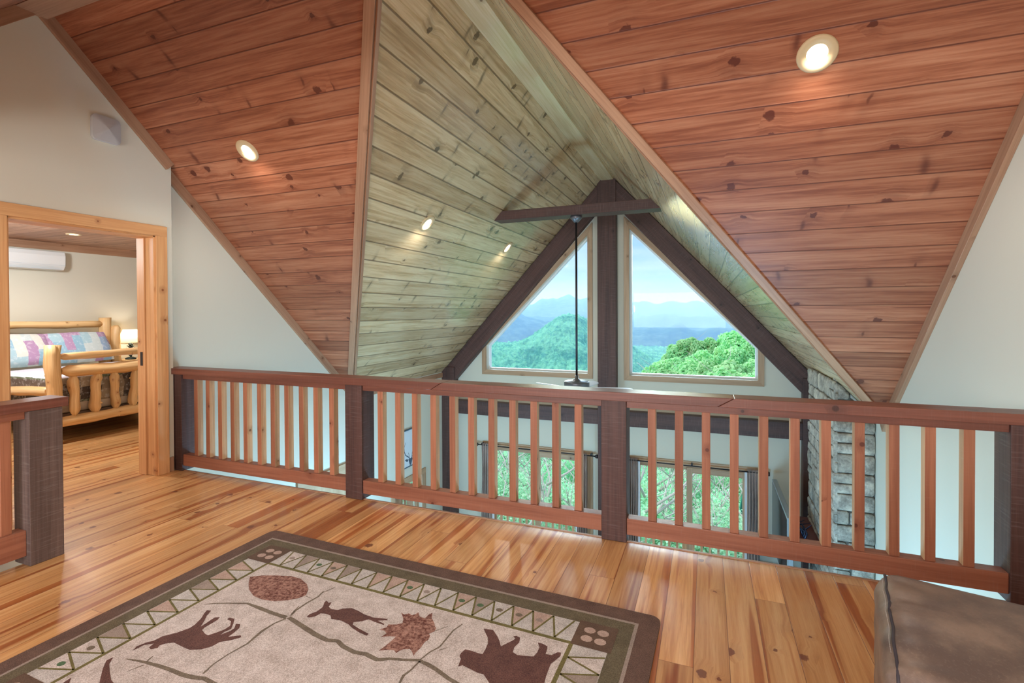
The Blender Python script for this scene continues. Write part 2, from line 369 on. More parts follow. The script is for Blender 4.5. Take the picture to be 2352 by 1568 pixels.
# left wall of the great room; door-window near the far corner, closet door
WY0,WY1,WZ=6.60,7.42,-1.37
mb=MB()
outer=[(YR-.01,ZL),(WY0,ZL),(WY0,WZ),(WY1,WZ),(WY1,ZL),(YF+.2,ZL),(YF+.2,zgab(XLF)+.05),(yval(XLF),zgab(XLF)+.05),(YR-.01,zmain(YR)+.05)]
plate(mb,outer,[],XLF-.17,XLF,'yz'); struct('wall_left_far',mb,M['wall'])
# right wall with the whole height
mb=MB(); outer=[(-3.2,ZL),(YF+.2,ZL),(YF+.2,zgab(XR)+.05),(yval(XR),zgab(XR)+.05),(RY,RZ+.05),(yb,zb+.05),(-3.2,zb+.05)]
plate(mb,outer,[],XR,XR+.18,'yz'); struct('wall_right',mb,M['wall'])
# gable wall with two trapezoid windows and two sliding doors
gl=[(-3.74,.37),(-1.87,.37),(-1.87,2.70),(-3.74,.80)]
gr=[(-1.18,.37),(.713,.37),(.713,.852),(-1.18,2.765)]
D1=(-3.70,-1.90); D2=(-1.12,.60); DT=-1.03
mb=MB()
outer=[(XLF-.17,ZL),(D1[0],ZL),(D1[0],DT),(D1[1],DT),(D1[1],ZL),(D2[0],ZL),(D2[0],DT),(D2[1],DT),(D2[1],ZL),(XR+.18,ZL),(XR+.18,zgab(XR+.18)+.05),(RX,RZ+.05),(XLF-.17,zgab(XLF-.17)+.05)]
plate(mb,outer,[gl,gr],YF,YF+.2,'xz'); struct('wall_gable',mb,M['wall'])
# rear walls (behind the camera); the loft one has a wide opening added to let in fill light
mb=MB(); plate(mb,[(XL-.2,0),(XR+.18,0),(XR+.18,zb+.1),(XL-.2,zb+.1)],[[(-3.6,.75),(.7,.75),(.7,2.15),(-3.6,2.15)]],-3.2,-3.0,'xz'); struct('wall_rear',mb,M['wall'])
mb=MB(); mb.box((XLF-.17,-.2,ZL),(XR+.18,0,-.3)); struct('wall_rear_lower',mb,M['wall'])
mb=MB(); mb.box((XLF-.17,0,ZL),(XLF,YR-.011,-.3)); struct('wall_left_lower',mb,M['wall'])

# floors
mb=MB()
SX=-3.62; SY=1.64                                  # stair well: x<SX, y<SY
def fl(x0,x1,y0,y1,z=0,t=.3):
    mb.poly([(x0,y0,z),(x1,y0,z),(x1,y1,z),(x0,y1,z)],[(y0,(x0-.354)/.135+100),(y0,(x1-.354)/.135+100),(y1,(x1-.354)/.135+100),(y1,(x0-.354)/.135+100)],0)
    mb.poly([(x0,y1,z-t),(x1,y1,z-t),(x1,y0,z-t),(x0,y0,z-t)],None,1)
    for a,b in (((x0,y0),(x1,y0)),((x1,y0),(x1,y1)),((x1,y1),(x0,y1)),((x0,y1),(x0,y0))):
        mb.poly([(a[0],a[1],z),(a[0],a[1],z-t),(b[0],b[1],z-t),(b[0],b[1],z)],None,1)
FE=3.105
fl(SX,XR,-3.0,FE); fl(XL,SX,SY,FE); fl(XL,SX,-3,-1.2); fl(XL-.2,XL,DY0,DY1)
struct('floor',mb,[M['floor'],M['wall']],merge=False)
mb=MB(); mb.box((XLF+.02,FE,-.03),(XR,FE+.02,.004)); struct('trim_13',mb,M['trim'],bevel=.003)   # nosing at the loft edge
mb=MB(); fl(-8.8,XL-.2,.2,6.5); struct('floor_bedroom',mb,[M['floor'],M['wall']],merge=False)
mb=MB(); fl(XLF,XR,0,YF,ZL,.2); struct('floor_lower',mb,[M['floor'],M['wall']],merge=False)
# stairs down in the well
mb=MB()
for i in range(7):
    mb.box((XL+.01,SY-.26*(i+1)-.02,-.2*(i+1)-.04),(SX-.02,SY-.26*i,-.2*(i+1)))
struct('floor_stairs',mb,M['lowrail'],bevel=.004)
mb=MB(); mb.box((XL-.02,-1.2,-3.1),(XL,SY,-.0)); struct('wall_stairwell',mb,M['wall'])
# baseboards
mb=MB(); mb.box((XL,DY1+.10,0),(XL+.015,YR-.02,.13)); struct('baseboard_left',mb,M['trim'],bevel=.003)
mb=MB(); mb.box((XR-.015,-3,0),(XR,3.0,.13)); struct('baseboard_right',mb,M['trim'],bevel=.003)

# bedroom doorway: casing and jamb
d=MB(); 
dr=empty('door_1',(XL,DY1,0)); dr['kind']='structure'
cw=.098
for nm_,lo,hi in (('casing',(XL,DY1-.005,0),(XL+.022,DY1-.005+cw,DZ-.005)),('casing',(XL,DY0-cw+.005,0),(XL+.022,DY0+.005,DZ-.005)),('casing',(XL,DY0-cw,DZ-.005),(XL+.022,DY1+cw-.005,DZ+.085)),
    ('jamb',(XL-.1,DY1-.018,0),(XL+.004,DY1,DZ)),('jamb',(XL-.2,DY1-.03,0),(XL-.104,DY1,DZ)),('jamb',(XL-.2,DY0,0),(XL+.004,DY0+.018,DZ)),('jamb',(XL-.2,DY0,DZ-.02),(XL+.004,DY1,DZ))):
    b=MB(); b.box(lo,hi); world_child(b,nm_,M['casing'],dr,bevel=.003)
b=MB(); b.box((XL-.16,DY1-.033,.96),(XL-.13,DY1-.0295,1.08)); world_child(b,'strike_plate',M['metal'],dr)

# windows of the gable wall
def offset_poly(P,d):
    out=[]; n=len(P)
    for i in range(n):
        p0,p1,p2=Vector(P[i-1]),Vector(P[i]),Vector(P[(i+1)%n])
        e1=(p1-p0).normalized(); e2=(p2-p1).normalized(); n1=Vector((e1.y,-e1.x)); n2=Vector((e2.y,-e2.x))
        b=(n1+n2); b=b/b.dot(n1) if abs(b.dot(n1))>1e-6 else n1; out.append(tuple(p1+b*d))
    return out
def gable_window(num,P):
    w=empty('window_%d'%num,(P[0][0],YF,P[0][1])); w['kind']='structure'
    O=offset_poly(P,.085); I=P; n=len(P)
    for i in range(n):
        j=(i+1)%n; b=MB(); quad=[O[i],O[j],I[j],I[i]]; ud=(O[j][0]-O[i][0],O[j][1]-O[i][1])
        b.prism(quad,YF-.022,YF+.0,'xz',uvdir=ud); world_child(b,'casing',M['winframe'],w,bevel=.002)
    J=offset_poly(P,-.028); b=MB()
    for i in range(n):
        j=(i+1)%n; b.prism([P[i],P[j],J[j],J[i]],YF+.09,YF+.16,'xz')
    world_child(b,'sash',M['vinyl'],w)
    b=MB(); b.prism(J,YF+.12,YF+.126,'xz'); world_child(b,'pane',M['glass'],w)
gable_window(1,gl); gable_window(2,gr)
def slider(num,D,bt=-.94):
    x0,x1=D; w=empty('door_%d'%num,((x0+x1)/2,YF,ZL)); w['kind']='structure'
    for lo,hi in (((x0-.12,YF-.025,DT),(x1+.11,YF,bt)),((x0-.12,YF-.022,ZL),(x0-.0,YF,DT)),((x1,YF-.022,ZL),(x1+.11,YF,DT))):
        b=MB(); b.box(lo,hi); world_child(b,'casing',M['winframe'],w,bevel=.003)
    xm=(x0+x1)/2
    for k,(a,c,yy) in enumerate(((x0+.01,xm+.04,YF+.10),(xm-.04,x1-.01,YF+.05))):
        b=MB(); s=.085; top=DT-.0 if k==0 else DT-.03
        b.box((a,yy,ZL),(a+s,yy+.04,top)); b.box((c-s,yy,ZL),(c,yy+.04,top)); b.box((a+s,yy,top-s),(c-s,yy+.04,top)); b.box((a+s,yy,ZL),(c-s,yy+.04,ZL+.12))
        p=world_child(b,'door_panel',M['winframe'],w,bevel=.003)
        b=MB(); b.box((a+s,yy+.017,ZL+.12),(c-s,yy+.023,top-s)); g=b.build('pane',M['glass']); g.parent=p; 
slider(2,D1); slider(3,D2)
# glass door in the left wall, and a closet door further near
w=empty('door_4',(XLF,(WY0+WY1)/2,ZL)); w['kind']='structure'
for lo,hi in (((XLF,WY0-.09,WZ),(XLF+.022,WY1+.10,WZ+.09)),((XLF,WY0-.09,ZL),(XLF+.022,WY0,WZ)),((XLF,WY1,ZL),(XLF+.022,WY1+.10,WZ))):
    b=MB(); b.box(lo,hi); world_child(b,'casing',M['winframe'],w,bevel=.003)
b=MB(); b.box((XLF-.1,WY0,ZL),(XLF-.06,WY0+.07,WZ)); b.box((XLF-.1,WY1-.07,ZL),(XLF-.06,WY1,WZ)); b.box((XLF-.1,WY0+.07,WZ-.07),(XLF-.06,WY1-.07,WZ)); b.box((XLF-.1,WY0+.07,ZL),(XLF-.06,WY1-.07,ZL+.1))
world_child(b,'door_panel',M['winframe'],w); b=MB(); b.box((XLF-.083,WY0+.07,ZL+.1),(XLF-.077,WY1-.07,WZ-.07)); world_child(b,'pane',M['glass'],w)
w=empty('door_5',(XLF,5.0,ZL)); w['kind']='structure'
b=MB(); b.box((XLF,4.60,-.77),(XLF+.03,5.62,-.62)); world_child(b,'casing',M['winframe'],w,bevel=.003)
b=MB(); b.box((XLF,4.66,ZL),(XLF+.02,5.56,-.77)); world_child(b,'door_panel',M['log'] if 0 else M['winframe'],w,bevel=.003)
b=MB(); b.lathe([(0,0),(.025,.01),(.03,.03),(.0,.05)],(XLF+.02,4.75,ZL+1.0),16,axis=(1,0,0)); world_child(b,'knob',M['metal'],w)

# ------------------------------------------------------------ gable timbers
FY=8.15
tf=empty('timber_frame',(RX-.02,FY+.07,ZL)); tag(tf,'dark brown timber frame of posts, rafters and cross beam on the gable wall','timber frame')
def rafter(sx):
    xo=XLF if sx<0 else XR; b=MB(); x_in=RX-.02+sx*.0
    h=.42
    P=[(xo,zgab(xo)-.01),(RX,RZ-.01),(RX,RZ-h),(xo,zgab(xo)-h)]
    b.prism(P,FY,YF-.005,'xz',uvdir=(sx*1,-GM)); return world_child(b,'rafter',M['dark'],tf,bevel=.004)
rafter(-1); rafter(1)
for a,b_ in (((RX-.17,FY-.025,ZL),(RX+.13,YF-.005,RZ-.10)),((-4.58,FY-.02,ZL),(-4.32,YF-.005,zgab(-4.45)-.05)),((1.28,FY-.02,ZL),(1.535,YF-.005,zgab(1.41)-.05))):
    b=MB(); b.box(a,b_); world_child(b,'post',M['dark'],tf,bevel=.004)
for x0,x1 in ((-4.32,RX-.17),(RX+.13,1.28)):
    b=MB(); b.box((x0,FY,-.44),(x1,YF-.005,-.20)); world_child(b,'cross_beam',M['dark'],tf,bevel=.004)
# collar beam carrying the fan
b=MB(); b.prism([(-2.52,2.575),(-.485,2.575),(-.592,2.69),(-2.41,2.69)],5.83,6.06,'xz'); 
o=b.build('collar_beam',M['dark'],bevel=.004); tag(o,'short dark collar beam spanning under the gable ceiling with the fan hanging from it','beam')
FX,FYY=-1.475,5.93
fan=empty('ceiling_fan',(FX,FYY,2.575)); tag(fan,'dark grey ceiling fan on a long rod hung from the collar beam','ceiling fan')
b=MB(); b.lathe([(0,0),(.068,0),(.07,-.03),(.05,-.05),(.03,-.075),(.012,-.08),(0,-.08)]); b.build('canopy',M['greymetal'],fan)
b=MB(); b.tube([(0,0,-.07),(0,0,-1.95)],.0135,12); b.build('downrod',M['metal'],fan)
b=MB(); b.lathe([(0,-1.93),(.02,-1.93),(.024,-1.975),(.045,-1.98),(.05,-1.995),(.14,-2.0),(.153,-2.008),(.155,-2.02),(.155,-2.085),(.148,-2.095),(.06,-2.1),(.06,-2.13),(0,-2.135)],n=40); b.build('motor_housing',M['greymetal'],fan)
def fan_blade(a):
    b=MB(); n=10; R=Matrix.Rotation(a,4,'Z')@Matrix.Rotation(math.radians(9),4,'X'); up=[];lo=[]
    prof=[(.17,.045),(.25,.06),(.40,.068),(.55,.07),(.62,.06),(.66,.035),(.67,.0)]
    out=[(x,w) for x,w in prof]+[(x,-w) for x,w in reversed(prof[:-1])]
    P=[R@Vector((x,w,0))+Vector((0,0,-2.088)) for x,w in out]; Q=[p+Vector((0,0,-.008)) for p in P]
    b.poly(P); b.poly(list(reversed(Q)))
    for i in range(len(P)): j=(i+1)%len(P); b.poly([P[i],Q[i],Q[j],P[j]])
    o=b.build('blade',M['blade'],fan)
    b=MB(); b.box((.08,-.018,-2.1),(.26,.018,-2.092),mat=Matrix.Rotation(a,4,'Z')); k=b.build('blade_iron',M['metal']); k.parent=o
for k in range(5): fan_blade(math.radians(10+72*k))

# ------------------------------------------------------------ loft railing
rl=empty('loft_railing',(-1.5,YR+.05,0)); tag(rl,'long reddish brown wooden railing with square balusters along the edge of the loft','railing')
pc=[-4.476,-2.506,-.537,1.433]
for x in pc:
    b=MB(); b.box((x-.077,YR,0),(x+.077,YR+.154,.872)); world_child(b,'post',M['dark'],rl,bevel=.004)
for x0,x1 in ((XLF+.01,-1.77),(-1.77,.1),(.1,XR-.012)):
    b=MB(); c=.05
    l0=x0 if x0==XLF+.01 else x0+.0; l1=x1
    s0=0 if x0==XLF+.01 else .045; s1=0 if x1>1.5 else .045
    b.prism([(l0-s0+.0015,.872),(l1-s1-.0015,.872),(l1+s1-.0015,.926),(l0+s0+.0015,.926)],YR-.028,YR+.125,'xz'); world_child(b,'handrail',M['handrail'],rl,bevel=.003)
for i in range(3):
    x0=pc[i]+.077; x1=pc[i+1]-.077
    b=MB(); b.box((x0,YR+.015,.828),(x1,YR+.105,.872)); world_child(b,'sub_rail',M['handrail'],rl,bevel=.002)
    b=MB(); b.box((x0,YR+.012,.046),(x1,YR+.085,.147)); world_child(b,'bottom_rail',M['lowrail'],rl,bevel=.003)
    for k in range(11):
        x=x0+(x1-x0)*(k+1)/12; h=.023
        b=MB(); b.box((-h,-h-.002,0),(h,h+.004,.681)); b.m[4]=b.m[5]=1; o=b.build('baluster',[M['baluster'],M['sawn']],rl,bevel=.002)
        o.location=(x-rl.location.x+random.uniform(-.003,.003), YR+.048-rl.location.y+random.uniform(-.002,.002), .147); o.rotation_euler=(0,random.uniform(-.003,.003),random.uniform(-.03,.03))
# stair railing with the big newel at the left
sr=empty('stair_railing',(SX,1.0,0)); tag(sr,'short stair railing ending in a grey rough sawn newel post at the left edge','railing')
b=MB(); b.box((-3.695,1.612,0),(-3.54,1.772,.874)); world_child(b,'newel_post',M['newel'],sr,bevel=.004)
b=MB(); b.box((-3.71,-1.2,.874),(-3.535,1.80,.928)); world_child(b,'handrail',M['handrail'],sr,bevel=.003)
b=MB(); b.box((-3.665,-1.2,.829),(-3.575,1.612,.873)); world_child(b,'sub_rail',M['lowrail'],sr,bevel=.002)
b=MB(); b.box((-3.66,-1.2,.055),(-3.575,1.612,.20)); world_child(b,'bottom_rail',M['lowrail'],sr,bevel=.003)
for k in range(18):
    b=MB(); b.box((-.023,-.023,0),(.023,.023,.628)); o=b.build('baluster',M['baluster'],sr,bevel=.002); o.location=(-3.617-SX,1.535-1.0-.151*k,.20)
# ------------------------------------------------------------ lights in the ceilings
def can(loc,normal,label,power,group='recessed ceiling lights',r=.052,ring=.098,spot=True,col=(1,.95,.87)):
    n=Vector(normal).normalized(); e=empty('recessed_light',loc); tag(e,label,'ceiling light',group)
    b=MB(); b.lathe([(r,-.004),(r,.006),(ring*.92,.010),(ring,.004),(ring,-.004)],n=40,axis=n); b.build('trim_ring',M['ring'],e)
    b=MB(); b.lathe([(0,.004),(r*.9,.004),(r,-.002)],n=32,axis=n); b.build('lens',M['bulb'],e)
    if power:
        l=bpy.data.lights.new('can_lamp','SPOT'); l.energy=power; l.spot_size=math.radians(150); l.spot_blend=.6; l.shadow_soft_size=.07; l.color=col
        o=bpy.data.objects.new('can_lamp',l); COL.objects.link(o); o.location=Vector(loc)+n*.03
        o.rotation_euler=(Vector((0,0,-1)) if spot else n).to_track_quat('-Z','Y').to_euler()
    return e
def onmain(x,y): return (x,y,zmain(y))
KL=1.0
can(onmain(.545,3.065),(0,-MM,-1),'large lit recessed ceiling light in the reddish slope at the upper right',CAN*KL)
can(onmain(-3.556,3.077),(0,-MM,-1),'lit recessed ceiling light in the reddish slope above the left end of the railing',CAN*KL)
gl_n=Vector((GM,0,-1))
can((-2.72,4.55,zgab(-2.72)),gl_n,'lit recessed light in the yellowish gable slope, nearer of the two',CAN*KL)
can((-2.71,6.78,zgab(-2.71)),gl_n,'lit recessed light in the yellowish gable slope, farther one near the dark rafter',CAN*KL)
gr_n=Vector((-GM,0,-1))
for x in (-3.0,-.9): can((x,1.2,zmain(1.2)),(0,MM,-1),'unseen recessed light added in the rear slope to fill the loft',CAN*KL,group='added recessed lights behind the camera')  # two cans added out of view for more light
can((-7.585,3.94,2.44),(0,0,-1),'small lit recessed light in the bedroom ceiling seen through the doorway',45,r=.05,ring=.08,group=None)

# ------------------------------------------------------------ bedroom shell
mb=MB(); mb.box((-8.95,0,0),(-8.8,6.7,2.6)); struct('wall_bedroom_far',mb,M['wall'])
mb=MB(); mb.box((-8.8,6.5,0),(XL-.2,6.65,2.6)); struct('wall_bedroom_right',mb,M['wall'])
mb=MB(); mb.box((-8.8,.05,0),(XL-.2,.2,2.6)); struct('wall_bedroom_left',mb,M['wall'])
mb=MB(); mb.box((XL-.32,3.14,0),(XL-.2,6.5,2.6)); struct('wall_bedroom_near',mb,M['wall'])
mb=MB(); z=2.44
mb.poly([(-8.8,.2,z),(-8.8,6.5,z),(XL-.2,6.5,z),(XL-.2,.2,z)],[(p[0],p[1]/.14) for p in [(-8.8,.2),(-8.8,6.5),(XL-.2,6.5),(XL-.2,.2)]])
mb.poly([(-8.8,.2,z+.1),(XL-.2,.2,z+.1),(XL-.2,6.5,z+.1),(-8.8,6.5,z+.1)]); struct('ceiling_bedroom',mb,M['bedceil'])
mb=MB(); mb.box((-8.8,.2,2.335),(-8.775,6.5,2.44)); struct('trim_14',mb,M['trim'])
# wall mounted air conditioner
ac=empty('air_conditioner',(-8.8,3.95,2.04)); tag(ac,'white wall mounted air conditioner above the bed in the bedroom','air conditioner')
b=MB(); b.prism([(0,.0),(.17,.0),(.215,.06),(.22,.20),(.20,.262),(.0,.27)],-.52,.41,'xz'); b.build('case',M['plastic'],ac,bevel=.012)
b=MB(); b.box((.17,-.46,.004),(.226,.36,.014),mat=None); b.box((.2,-.5,.066),(.2225,.40,.070)); b.build('air_flap',plain('pale_grey_plastic',srgb(196,202,206),.4),ac)

# ------------------------------------------------------------ log bed
bed=empty('log_bed',(-7.6,4.08,0)); tag(bed,'rustic bed of peeled pale logs with post footboard seen through the doorway','bed')
def log(name,a,b_,r,tip=0,wob=.35,n=14,knots=2):
    a=Vector(a); b_=Vector(b_); k=10; pts=[];rad=[]
    d=(b_-a); L=d.length
    ts=[0]+([tip/L*.5,tip/L] if tip else [])+[tip/L+(1-2*tip/L)*i/k for i in range(1,k)]+([1-tip/L,1-tip/L*.5] if tip else [])+[1]
    seed=random.random()*50
    for t in ts:
        rr=r
        if tip:
            e=min(t,1-t)*L
            if e<tip: rr=r*(.45+.55*(e/tip))
        p=a+d*t; w=Vector((noise.noise(Vector((seed,t*3,0))),noise.noise(Vector((seed+9,t*3,0))),noise.noise(Vector((seed+18,t*3,0)))))*r*.35
        pts.append(p+w); rad.append(rr*(1+.08*noise.noise(Vector((seed,t*9,3)))))
    m=MB(); m.tube(pts,rad,n,wob=wob)
    for _ in range(knots):   # branch stubs
        t=random.uniform(.2,.8); an=random.random()*2*PI; ax=d.normalized(); s=ax.cross(Vector((.3,.8,.5))).normalized(); s=Matrix.Rotation(an,3,ax)@s
        p=a+d*t+s*r*.8; m.tube([p,p+s*r*.35],[r*.28,r*.14],8)
    return world_child(m,name,M['log'],bed)
yp0,yp1=3.222,4.93
log('post',(-6.6,yp0,0),(-6.6,yp0,1.075),.066,0); log('post',(-6.6,yp1,0),(-6.6,yp1,1.075),.066,0)
log('top_rail',(-6.62,yp0+.06,.945),(-6.62,yp1-.05,.955),.042,.05); log('top_rail',(-6.6,yp0+.07,.775),(-6.6,yp1-.05,.79),.062,.07)
log('lower_rail',(-6.6,yp0+.03,.235),(-6.6,yp1-.03,.245),.055)
for i in range(7):
    y=3.42+.205*i; log('spindle',(-6.6+random.uniform(-.01,.01),y,.275),(-6.6,y+random.uniform(-.015,.015),.735),.046 if i!=1 else .052,.06)
log('headboard_post',(-8.62,4.87,0),(-8.62,4.87,1.36),.078); log('headboard_post',(-8.62,3.28,0),(-8.62,3.28,1.36),.078)
log('headboard_brace',(-8.55,4.98,.0),(-8.55,4.98,1.24),.06,.04); log('headboard_rail',(-8.62,3.34,1.27),(-8.62,4.81,1.265),.05)
log('side_rail',(-8.56,yp0+.01,.50),(-6.66,yp0,.565),.05); log('side_rail',(-8.56,yp1,.50),(-6.66,yp1,.565),.05)
def roundbox(lo,hi,r,n=10,f=None):
    """rounded box grid returned as MB"""
    lo=Vector(lo);hi=Vector(hi);c=(lo+hi)/2;h=(hi-lo)/2; m=MB()
    def P(v):
        q=Vector([max(-(h[k]-r),min(h[k]-r,v[k])) for k in range(3)]); d=v-q
        if d.length>1e-9: q=q+d.normalized()*r
        p=c+q
        return f(p,q) if f else p
    for ax in range(3):
        u,w=(ax+1)%3,(ax+2)%3
        for s in(-1,1):
            for i in range(n):
                for j in range(n):
                    def pt(a,b):
                        v=Vector((0,0,0)); v[ax]=s*h[ax]
                        # denser near the edges
                        g=lambda t:math.sin((t-.5)*PI)*1.0
                        v[u]=g(a/n)*h[u]; v[w]=g(b/n)*h[w]; return P(v)
                    q=[pt(i,j),pt(i+1,j),pt(i+1,j+1),pt(i,j+1)]
                    if s<0: q.reverse()
                    m.poly(q,[(x[0],x[1]) if ax==2 else (x[(ax+1)%2 if ax<2 else 0],x[2]) for x in q],0,True)
    return m
b=roundbox((-8.52,3.28,.30),(-6.68,4.87,.66),.05); world_child(b,'mattress',fabric('tan_ticking',srgb(176,160,140),srgb(196,182,164)),bed)
b=MB(); b.box((-8.5,3.30,.16),(-6.7,4.85,.30)); world_child(b,'box_spring',fabric('brown_dust_cloth',srgb(120,96,80),srgb(138,112,94)),bed,bevel=.01)
def patch_mat(name,cols,su,sv,axis='Object',skew=0,rough=.85):
    m=N(name); tc=m.n('TexCoord'); sp=m.n('SeparateXYZ'); m.set(sp,0,tc.outputs['Object'])
    a,b_=sp.outputs[su[0]],sp.outputs[sv[0]]
    n=m.noise(tc.outputs['Object'],3,2,.5); a=m.math('MULTIPLY_ADD',n,.12,a)
    ia=m.math('FLOOR',m.math('MULTIPLY',a,su[1])); ib=m.math('FLOOR',m.math('MULTIPLY_ADD',ia,.37,m.math('MULTIPLY',b_,sv[1])))
    wn=m.n('TexWhiteNoise',noise_dimensions='2D'); m.set(wn,'Vector',m.xyz(ia,ib))
    base=m.ramp(wn.outputs[0],[(i/len(cols),c) for i,c in enumerate(cols)],'CONSTANT')
    n2=m.noise(tc.outputs['Object'],22,4,.65); base=m.mix(m.math('MULTIPLY',m.smooth(n2,.5,.62),.45),base,m.mix(.5,base,(.9,.9,.9)))
    m.pbsdf(base,rough); return m.mat
qm=patch_mat('patchwork_pillow_cloth',[srgb(142,180,200),srgb(196,208,208),srgb(176,142,176),srgb(164,194,204),srgb(214,214,206),srgb(148,172,200)],(1,9.0),(2,3.2))
qd=patch_mat('dark_lodge_quilt',[srgb(96,82,70),srgb(134,118,98),srgb(92,100,72),srgb(150,134,112),srgb(70,58,50)],(1,4.5),(2,7))
qt=fabric('pale_quilt_top',srgb(196,198,214),srgb(216,216,226),12)
# quilt lying over the mattress: pale top, dark patterned drop
q=MB(); 
def drape(p,qq):
    return p+Vector((0,0,.006*noise.noise(p*5)))
rb=roundbox((-8.0,3.235,.40),(-6.655,4.915,.725),.05,14,drape)
for f,uvx,mm,sm in zip(rb.f,rb.uv,rb.m,rb.sm):
    P=[Vector(rb.v[i]) for i in f]; zc=sum(p.z for p in P)/4
    q.poly(P,None,0 if zc>.705 else 1,True)
o=q.build('quilt',[qt,qd]); tag(o,'quilt with pale top and dark patchwork sides draped over the log bed','quilt')
# blanket strip with pattern over the foot end
def pillow(y0,y1,label):
    m=MB(); n=16
    def P(a,b,s):
        x=(a-.5)*2; y=(b-.5)*2
        t=max(0,(1-abs(x)**2.6))*max(0,(1-abs(y)**2.6)); th=.09*t**.45
        sc=1-.06*(abs(x*y))
        return Vector((x*.25*sc, y*(y1-y0)/2*sc, s*th+.008*noise.noise(Vector((x*3,y*4,s+y0*5)))))
    R=Matrix.Translation((-8.30,(y0+y1)/2,.945))@Matrix.Rotation(math.radians(58),4,'Y')
    for s in (1,-1):
        for i in range(n):
            for j in range(n):
                qd_=[P(i/n,j/n,s),P((i+1)/n,j/n,s),P((i+1)/n,(j+1)/n,s),P(i/n,(j+1)/n,s)]
                if s<0: qd_.reverse()
                m.poly([R@v for v in qd_],None,0,True)
    o=m.build('pillow',qm); tag(o,label,'pillow','patchwork pillows on the log bed')
pillow(3.33,4.04,'patchwork pillow leaning on the headboard, left one beside the door casing')
pillow(3.99,4.76,'patchwork pillow with a pink corner leaning on the headboard, right one behind the bed post')
# nightstand and lamp
ns=empty('nightstand',(-8.53,5.28,0)); tag(ns,'pale wooden nightstand between the log bed and the wall','nightstand')
for nm_,lo,hi in (('top',(-.25,-.24,.66),(.22,.26,.69)),('cabinet',(-.23,-.22,.1),(.2,.24,.66)),('drawer',(.2,-.19,.42),(.215,.21,.62)),('drawer',(.2,-.19,.16),(.215,.21,.38)),('leg',(-.23,-.22,0),(-.18,-.17,.1)),('leg',(.15,-.22,0),(.2,-.17,.1)),('leg',(-.23,.19,0),(-.18,.24,.1)),('leg',(.15,.19,0),(.2,.24,.1))):
    b=MB(); b.box(lo,hi); b.build(nm_,M['log'],ns,bevel=.004)
lp=empty('table_lamp',(-8.55,5.19,.69)); tag(lp,'lit table lamp with cream cone shade on the nightstand','lamp')
b=MB(); b.lathe([(0,0),(.07,0),(.075,.02),(.03,.04),(.0,.04)]); 
for k in range(26):
    a=k*2.4; h=.04+.2*k/26; rr=.05*math.sin(PI*(k+3)/32)+.012; b.tube([(0,0,h),(math.cos(a)*rr,math.sin(a)*rr,h+.025)],[.016,.006],6)
b.tube([(0,0,.03),(0,0,.30)],.012,8); b.build('base',plain('black_green_pinecone_base',srgb(38,52,48),.6),lp)
sm_=N('lamp_shade_cloth'); d1=sm_.n('BsdfDiffuse',i={'Color':srgb(240,226,196)}); t1=sm_.n('BsdfTranslucent',i={'Color':srgb(246,222,176)}); x=sm_.n('MixShader',i={0:.55,1:d1,2:t1}); sm_.t.links.new(x.outputs[0],sm_.out.inputs[0])
b=MB(); b.lathe([(.19,.27),(.10,.475)],n=40); b.build('lamp_shade',sm_.mat,lp)
def point(name,loc,e,r,c):
    l=bpy.data.lights.new(name,'POINT'); l.energy=e; l.shadow_soft_size=r; l.color=c; o=bpy.data.objects.new(name,l); COL.objects.link(o); o.location=loc; return o
point('table_lamp_bulb',(-8.55,5.19,1.06),5,.03,(1,.9,.75))

# ------------------------------------------------------------ small wall box (upper left)
wb=empty('wall_speaker',(XL,2.546,2.886)); tag(wb,'small light grey rounded square device mounted high on the left wall','wall speaker')
b=MB()
def rsq(s,r,x,n=6):
    out=[]
    for cx,cy,a0 in ((s-r,s-r,0),(-s+r,s-r,90),(-s+r,-s+r,180),(s-r,-s+r,270)):
        for i in range(n+1):
            a=math.radians(a0+90*i/n); out.append((x,cx+r*math.cos(a),cy+r*math.sin(a)))
    return out
L=[rsq(.098,.03,.0),rsq(.102,.032,.02),rsq(.10,.032,.035)]
for k in range(2):
    for i in range(28): j=(i+1)%28; b.poly([L[k][i],L[k][j],L[k+1][j],L[k+1][i]],None,0,True)
apex=(.062,0,0); ring=L[2]; inner=[(.052,p[1]*.45,p[2]*.45) for p in ring]
for i in range(28):
    j=(i+1)%28; b.poly([ring[i],ring[j],inner[j],inner[i]]); b.poly([inner[i],inner[j],apex])
b.build('grille',fabric('light_grey_speaker_mesh',srgb(176,174,172),srgb(190,188,186),900),wb)

